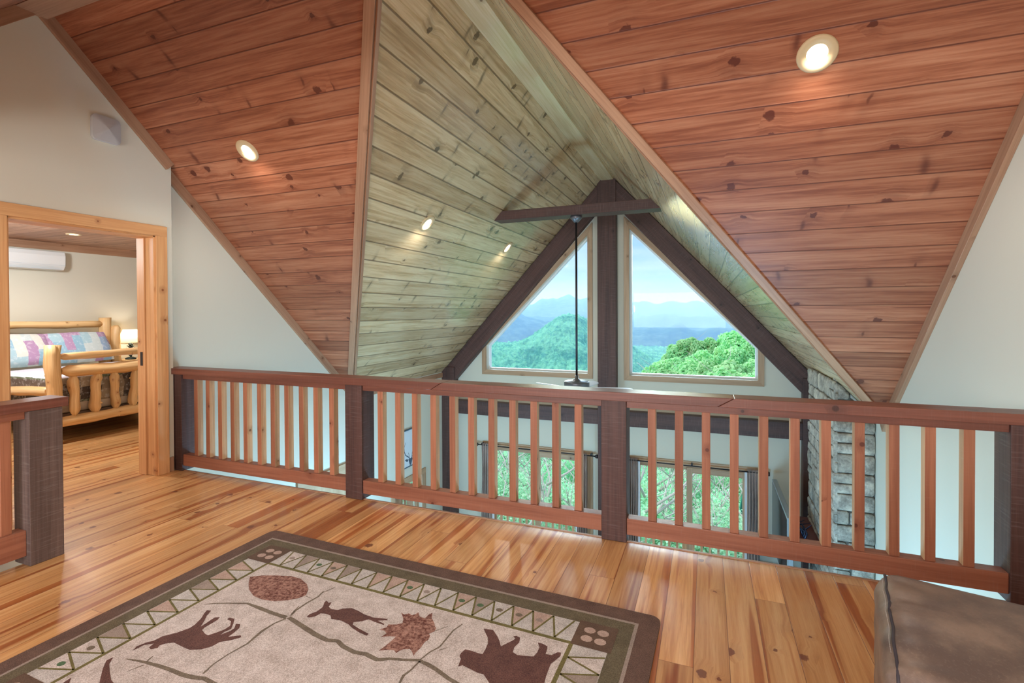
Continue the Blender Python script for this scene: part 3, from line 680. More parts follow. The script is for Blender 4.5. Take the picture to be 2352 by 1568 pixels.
# ------------------------------------------------------------ picture on the left wall
pc_=empty('deer_picture',(XLF,7.0,-1.12)); tag(pc_,'white picture of an antlered deer head in a thin dark frame','picture')
y0,y1,z0,z1=6.74,7.27,-1.12,-.50
b=MB(); b.box((XLF+.002,y0+.012,z0+.012),(XLF+.02,y1-.012,z1-.012)); world_child(b,'canvas',plain('white_canvas',srgb(214,222,228),.7),pc_)
b=MB()
for lo,hi in (((XLF,y0,z0),(XLF+.028,y0+.012,z1)),((XLF,y1-.012,z0),(XLF+.028,y1,z1)),((XLF,y0,z0),(XLF+.028,y1,z0+.014)),((XLF,y0,z1-.016),(XLF+.028,y1,z1))): b.box(lo,hi)
world_child(b,'frame',plain('slate_blue_frame',srgb(70,92,110),.5),pc_)
ink=plain('grey_ink',srgb(74,92,108),.7); b=MB(); X_=XLF+.0212
def line2(m,pts,w,fx):
    for i in range(len(pts)-1):
        a=Vector(pts[i][:2]); c=Vector(pts[i+1][:2]); wa=pts[i][2] if len(pts[i])>2 else w; wb_=pts[i+1][2] if len(pts[i+1])>2 else w
        d=(c-a).normalized(); n=Vector((-d.y,d.x)); m.poly([fx(a+n*wa),fx(a-n*wa),fx(c-n*wb_),fx(c+n*wb_)])
for sgn in (1,-1):
    fx=(lambda v,s=sgn: (X_,7.04+(v[0]-7.04)*s,v[1]))
    line2(b,[(6.858,-.712,.003),(6.854,-.764,.006),(6.862,-.842,.008),(6.894,-.905,.008),(6.981,-.956,.008),(7.02,-.994,.008)],.007,fx)
    line2(b,[(6.982,-.885),(7.005,-.962)],.005,fx); line2(b,[(6.897,-.699),(6.863,-.767)],.004,fx)
for P in ([(6.88,-.982),(6.922,-.975),(6.981,-.996),(6.961,-1.027),(6.912,-1.013)],[(7.2,-.982),(7.16,-.975),(7.10,-.996),(7.12,-1.027),(7.17,-1.013)],
    [(6.981,-.99),(7.10,-.99),(7.09,-1.03),(7.065,-1.09),(7.04,-1.10),(7.015,-1.09),(6.99,-1.03)]):
    b.poly([(X_,p[0],p[1]) for p in P])
world_child(b,'deer_drawing',ink,pc_,merge=False)

# ------------------------------------------------------------ curtains and rods
def rod(x0,x1,label,fin0=True,fin1=True):
    e=empty('curtain_rod',((x0+x1)/2,YF,-.985)); tag(e,label,'curtain rod')
    b=MB(); b.tube([(x0,8.19,-.985),(x1,8.19,-.985)],.010,10); world_child(b,'rod',M['metal'],e)
    for x,f in ((x0,fin0),(x1,fin1)):
        if f: b=MB(); b.lathe([(0,-.01),(.012,-.01),(.014,.01),(.03,.02),(.034,.05),(.028,.06),(0,.062)],(x,8.19,-.985),16,axis=(-1 if x==x0 else 1,0,0)); world_child(b,'finial',M['metal'],e)
    for x in (x0+.06,(x0+x1)/2,x1-.06):
        b=MB(); b.box((x-.012,8.19,-.99),(x+.012,YF-.025,-.955)); world_child(b,'bracket',M['metal'],e)
rod(-3.86,-1.74,'dark curtain rod above the left sliding door'); rod(-1.24,.80,'dark curtain rod above the right sliding door')
def curtain(x0,x1,label,lin=0):
    e=empty('curtain',((x0+x1)/2,8.19,-3.05)); tag(e,label,'curtain','taupe curtains at the sliding doors')
    m=MB(); n=36; k=10
    def P(i,j,o=0):
        t=i/n; z=-.95-(2.10)*j/k; x=x0+(x1-x0)*t
        y=8.185+.036*math.sin(t*2*PI*4.5)+.008*math.sin(t*23+j*.6)+o
        if j==0: y=8.185+.02*math.sin(t*2*PI*9)
        return (x+.006*math.sin(j*.8),y,z+ (.012*math.sin(t*2*PI*9) if j==0 else 0))
    for i in range(n):
        for j in range(k): m.poly([P(i,j),P(i+1,j),P(i+1,j+1),P(i,j+1)],None,0,True)
    world_child(m,'panel',M['curtain'],e)
    m=MB(); xa,xb=(x1,x1+.035) if lin>0 else (x0-.035,x0)
    m.box((xa,8.20,-3.04),(xb,8.215,-.99)); world_child(m,'lining',M['lining'],e)
curtain(-3.80,-3.60,'taupe gathered curtain at the left edge of the left sliding door',1)
curtain(-2.03,-1.86,'taupe gathered curtain at the right edge of the left sliding door',-1)
curtain(-1.20,-1.04,'taupe gathered curtain at the left edge of the right sliding door',1)
curtain(.56,.73,'taupe gathered curtain at the right edge of the right sliding door',-1)

# ------------------------------------------------------------ stone chimney
def stone():
    m=N('grey_field_stone'); tc=m.n('TexCoord'); uv=m.n('UVMap'); sp=m.n('SeparateXYZ'); m.set(sp,0,uv)
    n=m.noise(tc.outputs['Object'],9,5,.65); n2=m.noise(tc.outputs['Object'],38,4,.7)
    a=m.ramp(m.smooth(m.math('ADD',m.math('MULTIPLY',n,.65),m.math('MULTIPLY',n2,.35)),.33,.68),[(0,srgb(116,110,102)),(.5,srgb(160,153,142)),(1,srgb(196,187,172))])
    wn=m.n('TexWhiteNoise',noise_dimensions='1D'); m.set(wn,'W',sp.outputs[0]); t=m.math('MULTIPLY_ADD',wn.outputs[0],.4,.8)
    a=m.mix(1.0,a,m.xyz(t,t,m.math('MULTIPLY',t,.98)),'MULTIPLY'); m.pbsdf(a,.8,m.bump(m.math('ADD',n,m.math('MULTIPLY',n2,.5)),.7,.012)); return m.mat
M['stone']=stone(); M['mortar']=plain('grey_mortar',srgb(96,92,86),.95)
CX,CY0,CY1=1.185,5.82,7.24
ch=empty('stone_chimney',(1.35,6.5,ZL)); tag(ch,'tall grey stacked stone chimney against the right wall of the great room','chimney')
b=MB(); ztop=lambda x: zgab(x)-.005
b.prism([(CX+.03,ZL),(XR-.002,ZL),(XR-.002,ztop(XR)-.01),(CX+.03,ztop(CX+.03)-.01)],CY0+.03,CY1,'xz'); world_child(b,'core',M['mortar'],ch)
def stones(face):
    m=MB(); rnd=random.Random(5 if face=='w' else 9); z=ZL; sid=0
    L=CY1-CY0 if face=='w' else XR-CX
    while z<.75:
        hgt=rnd.uniform(.10,.215); u=-.005
        while u<L-.01:
            w_=rnd.uniform(.14,.42) if face=='w' else rnd.uniform(.11,.25)
            if L-u-w_<.08: w_=L-u
            split=[(z,z+hgt)] if hgt<.15 or rnd.random()<.75 else [(z,z+hgt*.5),(z+hgt*.5,z+hgt)]
            for (a,c) in split:
                g=.006; j=lambda s=.008: rnd.uniform(-s,s); dp=rnd.uniform(.018,.036); sid+=1
                def W(uu,zz,dd):
                    if face=='w': x=CX+.032-dd; y=CY0+uu; 
                    else: x=CX+uu; y=CY0+.032-dd
                    x=min(x,XR-.003); return (x,y,min(zz,ztop(x)))
                o=[(u+g+j(.004),a+g+j(.004)),(u+w_-g+j(.004),a+g+j(.004)),(u+w_-g+j(.004),c-g+j(.004)),(u+g+j(.004),c-g+j(.004))]
                if W(o[0][0],o[0][1],0)[2]<o[0][1]-1e-6 and W(o[1][0],o[1][1],0)[2]<o[1][1]-1e-6: continue
                # octagonal-ish front
                def lerp(p,q,t): return (p[0]+(q[0]-p[0])*t,p[1]+(q[1]-p[1])*t)
                ringo=[]; 
                for k in range(4):
                    p,q_=o[k],o[(k+1)%4]; ringo+=[lerp(p,q_,.12),lerp(p,q_,.5+rnd.uniform(-.1,.1)),lerp(p,q_,.88)]
                ctr=((o[0][0]+o[2][0])/2,(o[0][1]+o[2][1])/2)
                A=[W(p[0],p[1],0) for p in ringo]; B=[W(p[0],p[1],dp*.75) for p in ringo]
                Cc=[W(*lerp(p,ctr,.16),dp+rnd.uniform(-.004,.006)) for p in ringo]; cc=W(*ctr,dp+rnd.uniform(-.004,.01))
                uvs=[(sid*.731,0)]*4; n=len(A)
                for k in range(n):
                    l=(k+1)%n; m.poly([A[k],A[l],B[l],B[k]],uvs); m.poly([B[k],B[l],Cc[l],Cc[k]],uvs,0,True); m.poly([Cc[k],Cc[l],cc],uvs[:3],0,True)
            u+=w_
        z+=hgt
    return world_child(m,'stone_facing',M['stone'],ch)
stones('w'); stones('n')
mt=empty('mantel_shelf',(1.1,6.7,-1.3)); tag(mt,'dark red wooden mantel shelf on the stone chimney','mantel shelf')
b=MB(); b.box((.955,6.36,-1.29),(1.19,7.2,-1.19)); world_child(b,'shelf',wood_mat('dark_cherry',srgb(92,36,30),srgb(120,54,44),srgb(50,14,10),.35),mt,bevel=.006)
for y in (6.5,7.05): b=MB(); b.box((1.0,y,-1.42),(1.19,y+.07,-1.29)); world_child(b,'corbel',bpy.data.materials['dark_cherry'],mt,bevel=.005)
an=MB(); rnd=random.Random(3)
for k in range(9):
    a=rnd.uniform(0,PI); y=6.45+k*.045; an.tube([(1.03,y,-1.18),(1.03+.04*math.cos(a),y+.03,-1.12),(1.03+.09*math.cos(a*2),y+.08*math.sin(a)-.02,-1.08+.04*rnd.random())],[.012,.009,.003],8)
o=an.build('antler_decoration',plain('dark_blue_metal',srgb(34,44,66),.35,Metallic=.5)); tag(o,'dark tangle of antler shaped decoration on the mantel shelf','decoration')

# television on a console below
tvc=empty('media_console',(.95,7.3,ZL)); tag(tvc,'dark red wooden console under the television between chimney and gable wall','console')
b=MB(); b.box((.72,6.45,ZL+.08),(1.13,8.0,ZL+.78)); world_child(b,'cabinet',bpy.data.materials['dark_cherry'],tvc,bevel=.006)
b=MB(); b.box((.70,6.42,ZL+.78),(1.15,8.02,ZL+.82)); world_child(b,'top',bpy.data.materials['dark_cherry'],tvc,bevel=.006)
for y in (6.47,6.99,7.5): b=MB(); b.box((.705,y,ZL+.14),(.72,y+.48,ZL+.72)); world_child(b,'door',bpy.data.materials['dark_cherry'],tvc,bevel=.004)
b=MB(); b.box((.74,6.47,ZL),(1.11,7.98,ZL+.08)); world_child(b,'plinth',bpy.data.materials['dark_cherry'],tvc)
tv=empty('television',(.93,7.3,ZL+.82)); tag(tv,'thin flat television standing edge on by the right sliding door','television')
tvp=plain('pale_grey_casing',srgb(150,160,168),.3)
b=MB(); b.box((.885,6.56,-1.92),(.935,8.02,-1.0)); world_child(b,'back_cover',tvp,tv,bevel=.006)
b=MB(); b.box((.872,6.56,-1.92),(.886,8.02,-1.0)); world_child(b,'bezel',tvp,tv,bevel=.003)
b=MB(); b.box((.8705,6.59,-1.88),(.8725,7.99,-1.03)); world_child(b,'screen',plain('black_screen_glass',(.01,.011,.012),.08),tv)
b=MB(); b.box((.89,7.2,-2.27),(.93,7.4,-1.9)); b.box((.80,7.05,-2.28),(1.02,7.55,-2.265)); world_child(b,'stand',M['metal'],tv)

# ------------------------------------------------------------ rug
import json
RUG=json.loads('''{"moose":[[0.4189,-1.0813],[0.4044,-1.058],[0.416,-1.0265],[0.4334,-1.0058],[0.4382,-0.9726],[0.4696,-0.9348],[0.4917,-0.8894],[0.4887,-0.8607],[0.4718,-0.8216],[0.4488,-0.7913],[0.436,-0.7679],[0.4587,-0.7626],[0.4756,-0.7963],[0.5049,-0.8312],[0.5278,-0.8633],[0.5266,-0.8375],[0.5228,-0.7926],[0.5421,-0.7806],[0.5521,-0.8],[0.5518,-0.8232],[0.5492,-0.8581],[0.5568,-0.877],[0.5943,-0.8902],[0.6154,-0.8921],[0.6322,-0.8638],[0.6452,-0.8367],[0.6442,-0.8076],[0.6194,-0.7837],[0.5899,-0.7804],[0.5849,-0.7668],[0.6175,-0.7651],[0.6468,-0.7952],[0.67,-0.8228],[0.6607,-0.8484],[0.6633,-0.8687],[0.6783,-0.8339],[0.6778,-0.8122],[0.6558,-0.7877],[0.6772,-0.7826],[0.6978,-0.8039],[0.7052,-0.8407],[0.7065,-0.8648],[0.7484,-0.8369],[0.7619,-0.8453],[0.7385,-0.8757],[0.704,-0.9036],[0.6996,-0.9355],[0.6755,-0.965],[0.6335,-0.9857],[0.5824,-0.9841],[0.527,-0.9804],[0.499,-0.9988],[0.4889,-1.0163],[0.4973,-1.0293],[0.4805,-1.046],[0.4601,-1.0414],[0.4532,-1.0178],[0.4249,-1.0396],[0.4214,-1.0641]],"leaf":[[0.3644,-0.476],[0.4116,-0.4407],[0.4837,-0.4109],[0.5612,-0.3863],[0.6302,-0.387],[0.7006,-0.4136],[0.7456,-0.4486],[0.7743,-0.4929],[0.7606,-0.5257],[0.7266,-0.5594],[0.672,-0.5908],[0.6033,-0.6042],[0.5347,-0.5965],[0.4653,-0.5645],[0.4154,-0.5265]],"deer":[[0.914,-0.6266],[0.9096,-0.6052],[0.9256,-0.5748],[0.9253,-0.5386],[0.9052,-0.5053],[0.9021,-0.4896],[0.9271,-0.5005],[0.934,-0.4891],[0.9439,-0.5061],[0.9495,-0.5245],[0.9736,-0.5349],[1.0078,-0.5288],[1.0246,-0.5098],[1.0591,-0.4914],[1.1032,-0.4973],[1.1511,-0.509],[1.2014,-0.5114],[1.268,-0.4952],[1.2744,-0.5038],[1.237,-0.5231],[1.2797,-0.5313],[1.28,-0.5384],[1.2317,-0.5364],[1.1905,-0.531],[1.1719,-0.5538],[1.141,-0.574],[1.1487,-0.5892],[1.1902,-0.6009],[1.2582,-0.6147],[1.259,-0.6281],[1.2138,-0.6228],[1.167,-0.6105],[1.1268,-0.5947],[1.0824,-0.5871],[1.0287,-0.5943],[1.0087,-0.5758],[0.9759,-0.5738],[0.9529,-0.5794],[0.9475,-0.6089],[0.9288,-0.6243]],"maple":[[1.2959,-0.4294],[1.3209,-0.4387],[1.3347,-0.4212],[1.3552,-0.4283],[1.3673,-0.4156],[1.3712,-0.3982],[1.3955,-0.4233],[1.4253,-0.4262],[1.4258,-0.3952],[1.4342,-0.3761],[1.4552,-0.4138],[1.4836,-0.4394],[1.4963,-0.456],[1.511,-0.4679],[1.5154,-0.4907],[1.5031,-0.5132],[1.5154,-0.5251],[1.5214,-0.5495],[1.5151,-0.5653],[1.5198,-0.6083],[1.5164,-0.6377],[1.5205,-0.6573],[1.4971,-0.6365],[1.4816,-0.6273],[1.4579,-0.6403],[1.4486,-0.6535],[1.4446,-0.6706],[1.4252,-0.6601],[1.3981,-0.6682],[1.3674,-0.6872],[1.3745,-0.6559],[1.3781,-0.6221],[1.3798,-0.5848],[1.3553,-0.5916],[1.3208,-0.6113],[1.3284,-0.5822],[1.3087,-0.5695],[1.2835,-0.5729],[1.3021,-0.5473],[1.2975,-0.5276],[1.3327,-0.513],[1.3501,-0.4947],[1.3377,-0.47],[1.317,-0.448]],"bear":[[1.7066,-0.3892],[1.7332,-0.3854],[1.7503,-0.3819],[1.7825,-0.4112],[1.8052,-0.4361],[1.8261,-0.4673],[1.8412,-0.4413],[1.8566,-0.4148],[1.8632,-0.3984],[1.8493,-0.3869],[1.8597,-0.3791],[1.8799,-0.3846],[1.8879,-0.4152],[1.8807,-0.4512],[1.8866,-0.4807],[1.9097,-0.4899],[1.9482,-0.4801],[1.9746,-0.4722],[1.9802,-0.4419],[1.9775,-0.411],[1.9615,-0.3846],[1.9806,-0.3834],[2.0072,-0.3921],[2.0112,-0.4099],[2.0152,-0.4399],[2.0407,-0.4355],[2.0573,-0.4099],[2.071,-0.4073],[2.0752,-0.4274],[2.0622,-0.4632],[2.0531,-0.4848],[2.0546,-0.5133],[2.0577,-0.5571],[2.067,-0.6172],[2.0112,-0.6909],[1.939,-0.7011],[1.8705,-0.6728],[1.8302,-0.6405],[1.806,-0.6422],[1.7638,-0.6342],[1.7302,-0.6279],[1.7182,-0.6416],[1.7129,-0.6203],[1.7075,-0.5985],[1.6938,-0.5858],[1.6909,-0.5683],[1.6962,-0.5407],[1.7139,-0.5398],[1.7314,-0.5389],[1.7551,-0.5416],[1.776,-0.5392],[1.7741,-0.5083],[1.7677,-0.4718],[1.7514,-0.4379],[1.7276,-0.4128]],"ant":[[0.3832,-1.1579],[0.3879,-1.1354],[0.4179,-1.1666],[0.4665,-1.191],[0.522,-1.216],[0.562,-1.2251],[0.6075,-1.2313],[0.5303,-1.2635],[0.4729,-1.2259],[0.4237,-1.1923]],"ant2":[[0.3687,-1.2901],[0.3654,-1.268],[0.3909,-1.2861],[0.437,-1.3023],[0.3823,-1.3251],[0.373,-1.3037]],"paths":[[[0.3782,-0.7412,0.0017],[0.414,-0.7177,0.0043],[0.4769,-0.6891,0.0042],[0.566,-0.6548,0.0058],[0.6486,-0.659,0.0103],[0.7434,-0.6652,0.01],[0.829,-0.6657,0.0112]],[[0.8405,-0.6609,0.0101],[0.945,-0.6846,0.0117],[1.0439,-0.7071,0.0118],[1.117,-0.7173,0.0108],[1.1661,-0.7035,0.0095],[1.2137,-0.7227,0.0104],[1.2813,-0.7323,0.01],[1.3319,-0.7235,0.0105],[1.396,-0.7329,0.0103],[1.4419,-0.7079,0.0074],[1.4944,-0.692,0.0068],[1.5521,-0.671,0.0079],[1.6004,-0.6771,0.0098],[1.6516,-0.6897,0.009],[1.7154,-0.7121,0.0087],[1.7805,-0.7266,0.0085]],[[0.8371,-0.6469,0.0037],[0.8268,-0.6038,0.0053],[0.8293,-0.5367,0.0054],[0.8398,-0.4806,0.0048],[0.8288,-0.4313,0.0033]],[[0.8338,-0.4429,0.0024],[0.8568,-0.3826,0.0022]],[[0.8297,-0.6344,0.0029],[0.8125,-0.573,0.0019]],[[0.8349,-0.6711,0.0052],[0.815,-0.7179,0.0044],[0.809,-0.7797,0.0071],[0.8232,-0.8642,0.0047],[0.8075,-0.9421,0.0032],[0.8054,-1.0042,0.0031],[0.8174,-1.0571,0.0048]],[[0.4509,-1.1213,0.0027],[0.4966,-1.1114,0.0046],[0.5449,-1.1034,0.0065],[0.6119,-1.0964,0.0082],[0.6769,-1.0927,0.0086],[0.7456,-1.0925,0.0096],[0.8026,-1.0855,0.01],[0.8455,-1.0732,0.0087],[0.923,-1.0786,0.0085]],[[0.5419,-1.1017,0.0033],[0.5314,-1.0693,0.0023]],[[0.5524,-1.1152,0.0032],[0.5353,-1.1515,0.0019],[0.5293,-1.1655,0.0016]],[[1.5576,-0.6657,0.0029],[1.5686,-0.613,0.0034],[1.5899,-0.5665,0.0036],[1.5886,-0.4534,0.0038],[1.6046,-0.3966,0.0026]],[[1.5985,-0.5882,0.0023],[1.6221,-0.5595,0.0015]],[[1.5607,-0.6704,0.0033],[1.5561,-0.7294,0.0038],[1.5468,-0.7662,0.0057],[1.5561,-0.8035,0.0041]],[[1.5116,-0.4923,0.0022],[1.5525,-0.4364,0.0016]],[[0.7808,-0.4993,0.0021],[0.8104,-0.5006,0.0017]]]}''')
th=math.radians(-1.6); rg=empty('area_rug',(-2.62,2.44,0),th); tag(rg,'beige rug with dark moose, bear and leaves and a brown zigzag border','rug')
RW,RH,RZt=2.425,1.66,.012
def carpet(name,c1,c2,sc=260,b_=.5):
    m=N(name); tc=m.n('TexCoord'); n=m.noise(tc.outputs['Object'],sc,2,.8); n2=m.noise(tc.outputs['Object'],14,4,.65)
    base=m.mix(m.smooth(m.math('ADD',m.math('MULTIPLY',n,.72),m.math('MULTIPLY',n2,.28)),.34,.66),c1,c2); m.pbsdf(base,.95,m.bump(n,b_,.003)); return m.mat
rc={'beige':carpet('rug_beige',srgb(156,144,134),srgb(222,213,207)),'brown':carpet('rug_brown',srgb(70,50,42),srgb(114,88,74)),'olive':carpet('rug_dark_olive',srgb(74,66,46),srgb(112,102,78)),
 'line':carpet('rug_pale_line',srgb(130,116,106),srgb(164,150,138)),'green':carpet('rug_olive_line',srgb(84,78,36),srgb(122,114,66)),'moose':carpet('rug_dark_red_brown',srgb(66,38,34),srgb(112,76,66)),
 'leaf':carpet('rug_rust',srgb(88,42,30),srgb(168,128,112),60),'branch':carpet('rug_branch',srgb(92,80,66),srgb(132,120,102)),'white':carpet('rug_light',srgb(150,144,138),srgb(210,206,200)),'sq':carpet('rug_corner',srgb(78,58,46),srgb(104,82,64)),'pet':carpet('rug_petal',srgb(150,126,114),srgb(196,172,156)),'dgreen':carpet('rug_green',srgb(58,84,56),srgb(92,118,84))}
rk=list(rc); rm=[rc[k] for k in rk]; ri={k:i for i,k in enumerate(rk)}
b=MB()
def rr(x0,y0,x1,y1,z,k,r=0):
    if r:
        pts=[]
        for cx,cy,a0 in ((x1-r,y1-r,0),(x0+r,y1-r,90),(x0+r,y0+r,180),(x1-r,y0+r,270)):
            for i in range(7): a=math.radians(a0+15*i); pts.append((cx+r*math.cos(a),cy+r*math.sin(a)))
    else: pts=[(x0,y0),(x1,y0),(x1,y1),(x0,y1)]
    b.poly([(p[0],p[1],z) for p in pts],None,ri[k]); return pts
out=rr(0,-RH,RW,0,RZt-.0,'brown',.045)
for i in range(len(out)):
    p,q=out[i],out[(i+1)%len(out)]; b.poly([(p[0],p[1],RZt),(p[0],p[1],.0005),(q[0],q[1],.0005),(q[0],q[1],RZt)],None,ri['brown'])
b.poly([(p[0],p[1],.0005) for p in reversed(out)],None,ri['brown'])
def inset(d,z,k): rr(d,-RH+d,RW-d,-d,z,k)
e_=.0003
inset(.088,RZt+e_,'line'); inset(.103,RZt+2*e_,'olive'); inset(.178,RZt+3*e_,'white'); inset(.322,RZt+4*e_,'green'); inset(.340,RZt+5*e_,'beige')
# zigzag strips
def pl2(pts,w,k,z):
    for i in range(len(pts)-1):
        a=Vector(pts[i][:2]); c=Vector(pts[i+1][:2])
        if (c-a).length<1e-6: continue
        wa=pts[i][2] if len(pts[i])>2 else w; wc=pts[i+1][2] if len(pts[i+1])>2 else w
        d=(c-a).normalized(); n=Vector((-d.y,d.x)); b.poly([(a+n*wa).to_3d()+Vector((0,0,z)),(a-n*wa).to_3d()+Vector((0,0,z)),(c-n*wc).to_3d()+Vector((0,0,z)),(c+n*wc).to_3d()+Vector((0,0,z))],None,ri[k])
zz=RZt+4*e_; rnd=random.Random(2)
def zig(f,L0,L1,per):
    n=round((L1-L0)/per); per=(L1-L0)/n; pts=[]
    for i in range(n):
        a=L0+i*per; pts+=[f(a,.18),f(a+per/2,.322)]
        for tri in ((f(a,.18),f(a+per,.18),f(a+per/2,.322)),):
            k=rnd.choice(['beige','line','white','white','pet']); b.poly([(p[0],p[1],zz-.5*e_) for p in tri],None,ri[k])
        if rnd.random()<.4:
            c=f(a+per*.5,.235); b.poly([(c[0]+.018*math.cos(t*PI/4),c[1]+.014*math.sin(t*PI/4),zz-.25*e_) for t in range(8)],None,ri[rnd.choice(['dgreen','line','branch'])])
    pts.append(f(L1,.18)); pl2(pts,.0045,'green',zz+.2*e_)
zig(lambda a,d:(a,-d),.36,RW-.36,.1005); zig(lambda a,d:(a,-RH+d),.36,RW-.36,.1005)
zig(lambda a,d:(d,-a),.37,RH-.37,.104); zig(lambda a,d:(RW-d,-a),.37,RH-.37,.104)
for cx,cy in ((.25,-.25),(RW-.25,-.25),(.25,-RH+.25),(RW-.25,-RH+.25)):
    h=.086; rr(cx-h-.0,cy-h,cx+h,cy+h,zz+1.2*e_,'sq')
    for t in range(4):
        a=PI/4+t*PI/2; ox,oy=cx+.042*math.cos(a),cy+.042*math.sin(a)
        b.poly([(ox+.026*math.cos(s*PI/5),oy+.022*math.sin(s*PI/5),zz+2*e_) for s in range(10)],None,ri['pet'])
zi=RZt+6*e_
for k,c in (('moose','moose'),('leaf','leaf'),('deer','moose'),('maple','leaf'),('bear','moose'),('ant','moose'),('ant2','moose')):
    P=RUG[k]; tri=tessellate_polygon([[Vector((p[0],p[1],0)) for p in P]])
    for t in tri:
        q=[(P[i][0],P[i][1],zi+e_) for i in t]
        if (Vector(q[1])-Vector(q[0])).cross(Vector(q[2])-Vector(q[0])).z<0: q.reverse()
        b.poly(q,None,ri[c])
for P in RUG['paths']:
    pl2([(x,y,w) for x,y,w in P],.01,'branch',zi+.4*e_)
    for x,y,w in P[1:-1]: b.poly([(x+w*math.cos(s*PI/4),y+w*math.sin(s*PI/4),zi+.5*e_) for s in range(8)],None,ri['branch'])
rb_=b.build('rug_pile',rm,rg,merge=False)

# ------------------------------------------------------------ sofa at the lower right
so=empty('leather_sofa',(.435,1.668,0),math.radians(-12)); tag(so,'worn brown grey leather sofa corner with stitched seam at the lower right','sofa')
def leather():
    m=N('worn_leather'); tc=m.n('TexCoord'); n=m.noise(tc.outputs['Object'],7,5,.6); n2=m.noise(tc.outputs['Object'],160,3,.7); vo=m.n('TexVoronoi',feature='DISTANCE_TO_EDGE'); m.set(vo,'Vector',tc.outputs['Object']); m.set(vo,'Scale',240)
    base=m.mix(m.smooth(n,.35,.7),srgb(84,70,62),srgb(126,108,92)); base=m.mix(m.math('MULTIPLY',m.smooth(n2,.5,.8),.25),base,srgb(150,136,122))
    m.pbsdf(base,.48,m.bump(m.math('ADD',m.math('MULTIPLY',n2,.4),m.math('MINIMUM',vo.outputs[0],.12)),.35,.0015),Coat_Weight=.15,Coat_Roughness=.35); return m.mat
lea=leather()
SD,SH=.43,.705
def sfn(p,q):
    # roll down to the front, wrinkles near the seam
    t=max(0,(-p.y-.14)/(SD-.14)); z=p.z
    if z>.4: z-= .055*t*t*((z-.4)/.3)
    wr=math.exp(-((p.x-.05)/.07)**2)*(1 if p.z>.35 else .3)
    z+=wr*.0038*math.sin(p.y*95+2*math.sin(p.y*31))+.004*noise.noise(p*4)
    x=p.x+ wr*.002*math.sin(p.z*80+p.y*60)
    return Vector((x,p.y,z))
bo=roundbox((0,-SD,.02),(1.02,0,SH),.055,34,sfn); bo.build('upholstery',lea,so)
b=MB(); pts=[]
for i in range(30):
    t=i/29; y=-.035-(SD-.10)*t; p=sfn(Vector((.024,y,SH-.009)),None); pts.append(p+Vector((0,0,-.001)))
def dz(y): return .055*(max(0,(-y-.14)/(SD-.14)))**2
top_end=len(pts); pts=[pts[0]+Vector((.006,.025,-.02))]+pts
for k in range(1,9):
    ph=k/8*PI/2; y=-SD+.055-.048*math.sin(ph); z=SH-.055+.048*math.cos(ph)-dz(y); pts.append(Vector((.025,y,z)))
pts+=[Vector((.025,-SD+.0065,SH-.25)),Vector((.026,-SD+.0065,.1))]
b.tube(pts,.0035,8); b.build('seam_piping',plain('dark_seam',srgb(48,44,50),.6),so)
b=MB()
for i in range(2,top_end-1):
    for k in range(3):
        p=pts[i].lerp(pts[i+1],k/3+.05); q=pts[i].lerp(pts[i+1],k/3+.24); o_=Vector((-.008,0,-.0015)); b.tube([p+o_,q+o_],.0009,5)
b.build('stitching',plain('pale_thread',srgb(150,140,132),.8),so)
b=MB(); b.box((.05,-SD+.04,0),(.12,-SD+.11,.03)); b.build('foot',M['metal'],so); b=MB(); b.box((.05,-.12,0),(.12,-.05,.03)); b.build('foot',M['metal'],so)
# ------------------------------------------------------------ deck outside
dk=MB(); dk.box((XLF-1.6,YF+.2,ZL-.44),(XR+.6,9.45,ZL-.30)); dk.box((XLF-1.6,3.0,ZL-.44),(XLF-.17,YF+.2,ZL-.30))
o=dk.build('deck_floor',M['winframe']); o['kind']='structure'
def deck_rail(name,a,b_,label):
    a=Vector(a); b_=Vector(b_); L=(b_-a).length; d=(b_-a)/L; e=empty(name,a); e.rotation_euler[2]=math.atan2(d.y,d.x); tag(e,label,'deck railing','deck railings outside the great room')
    m=MB(); m.box((0,-.07,.93),(L,.07,.97)); m.build('top_rail',M['winframe'],e)
    m=MB(); m.box((0,-.03,.08),(L,.03,.16)); m.build('bottom_rail',M['winframe'],e)
    n=int(L/.135)
    for i in range(n):
        if i%14==0:
            m=MB(); m.box((i*L/n-.05,-.05,-.04),(i*L/n+.05,.05,.93)); m.build('post',M['winframe'],e)
        else:
            m=MB(); m.box((i*L/n-.019,-.019,.16),(i*L/n+.019,.019,.93)); m.build('baluster',M['winframe'],e)
deck_rail('deck_railing',(XLF-1.5,9.35,ZL-.26),(XR+.55,9.35,ZL-.26),'wooden deck railing outside the sliding doors')
deck_rail('deck_railing',(XLF-1.5,3.1,ZL-.26),(XLF-1.5,9.3,ZL-.26),'wooden deck railing outside the glass door of the left wall')

# ------------------------------------------------------------ terrain, forest and mountains
def leafmat(name,c1,c2,sc=.35,tr=.3):
    m=N(name); tc=m.n('TexCoord'); oi=m.n('ObjectInfo'); n=m.noise(tc.outputs['Object'],sc,4,.7); n2=m.noise(tc.outputs['Object'],sc*6,3,.7)
    base=m.mix(m.smooth(m.math('ADD',m.math('MULTIPLY',n,.5),m.math('MULTIPLY',n2,.5)),.35,.65),c1,c2)
    h=m.n('HueSaturation'); m.set(h,'Hue',m.math('MULTIPLY_ADD',oi.outputs['Random'],.03,.485)); m.set(h,'Value',m.math('MULTIPLY_ADD',oi.outputs['Random'],.35,.85)); m.set(h,'Color',base)
    d=m.n('BsdfDiffuse'); m.set(d,'Color',h.outputs[0]); t=m.n('BsdfTranslucent'); m.set(t,'Color',h.outputs[0]); x=m.n('MixShader',i={0:tr,1:d,2:t}); m.t.links.new(x.outputs[0],m.out.inputs[0]); return m.mat
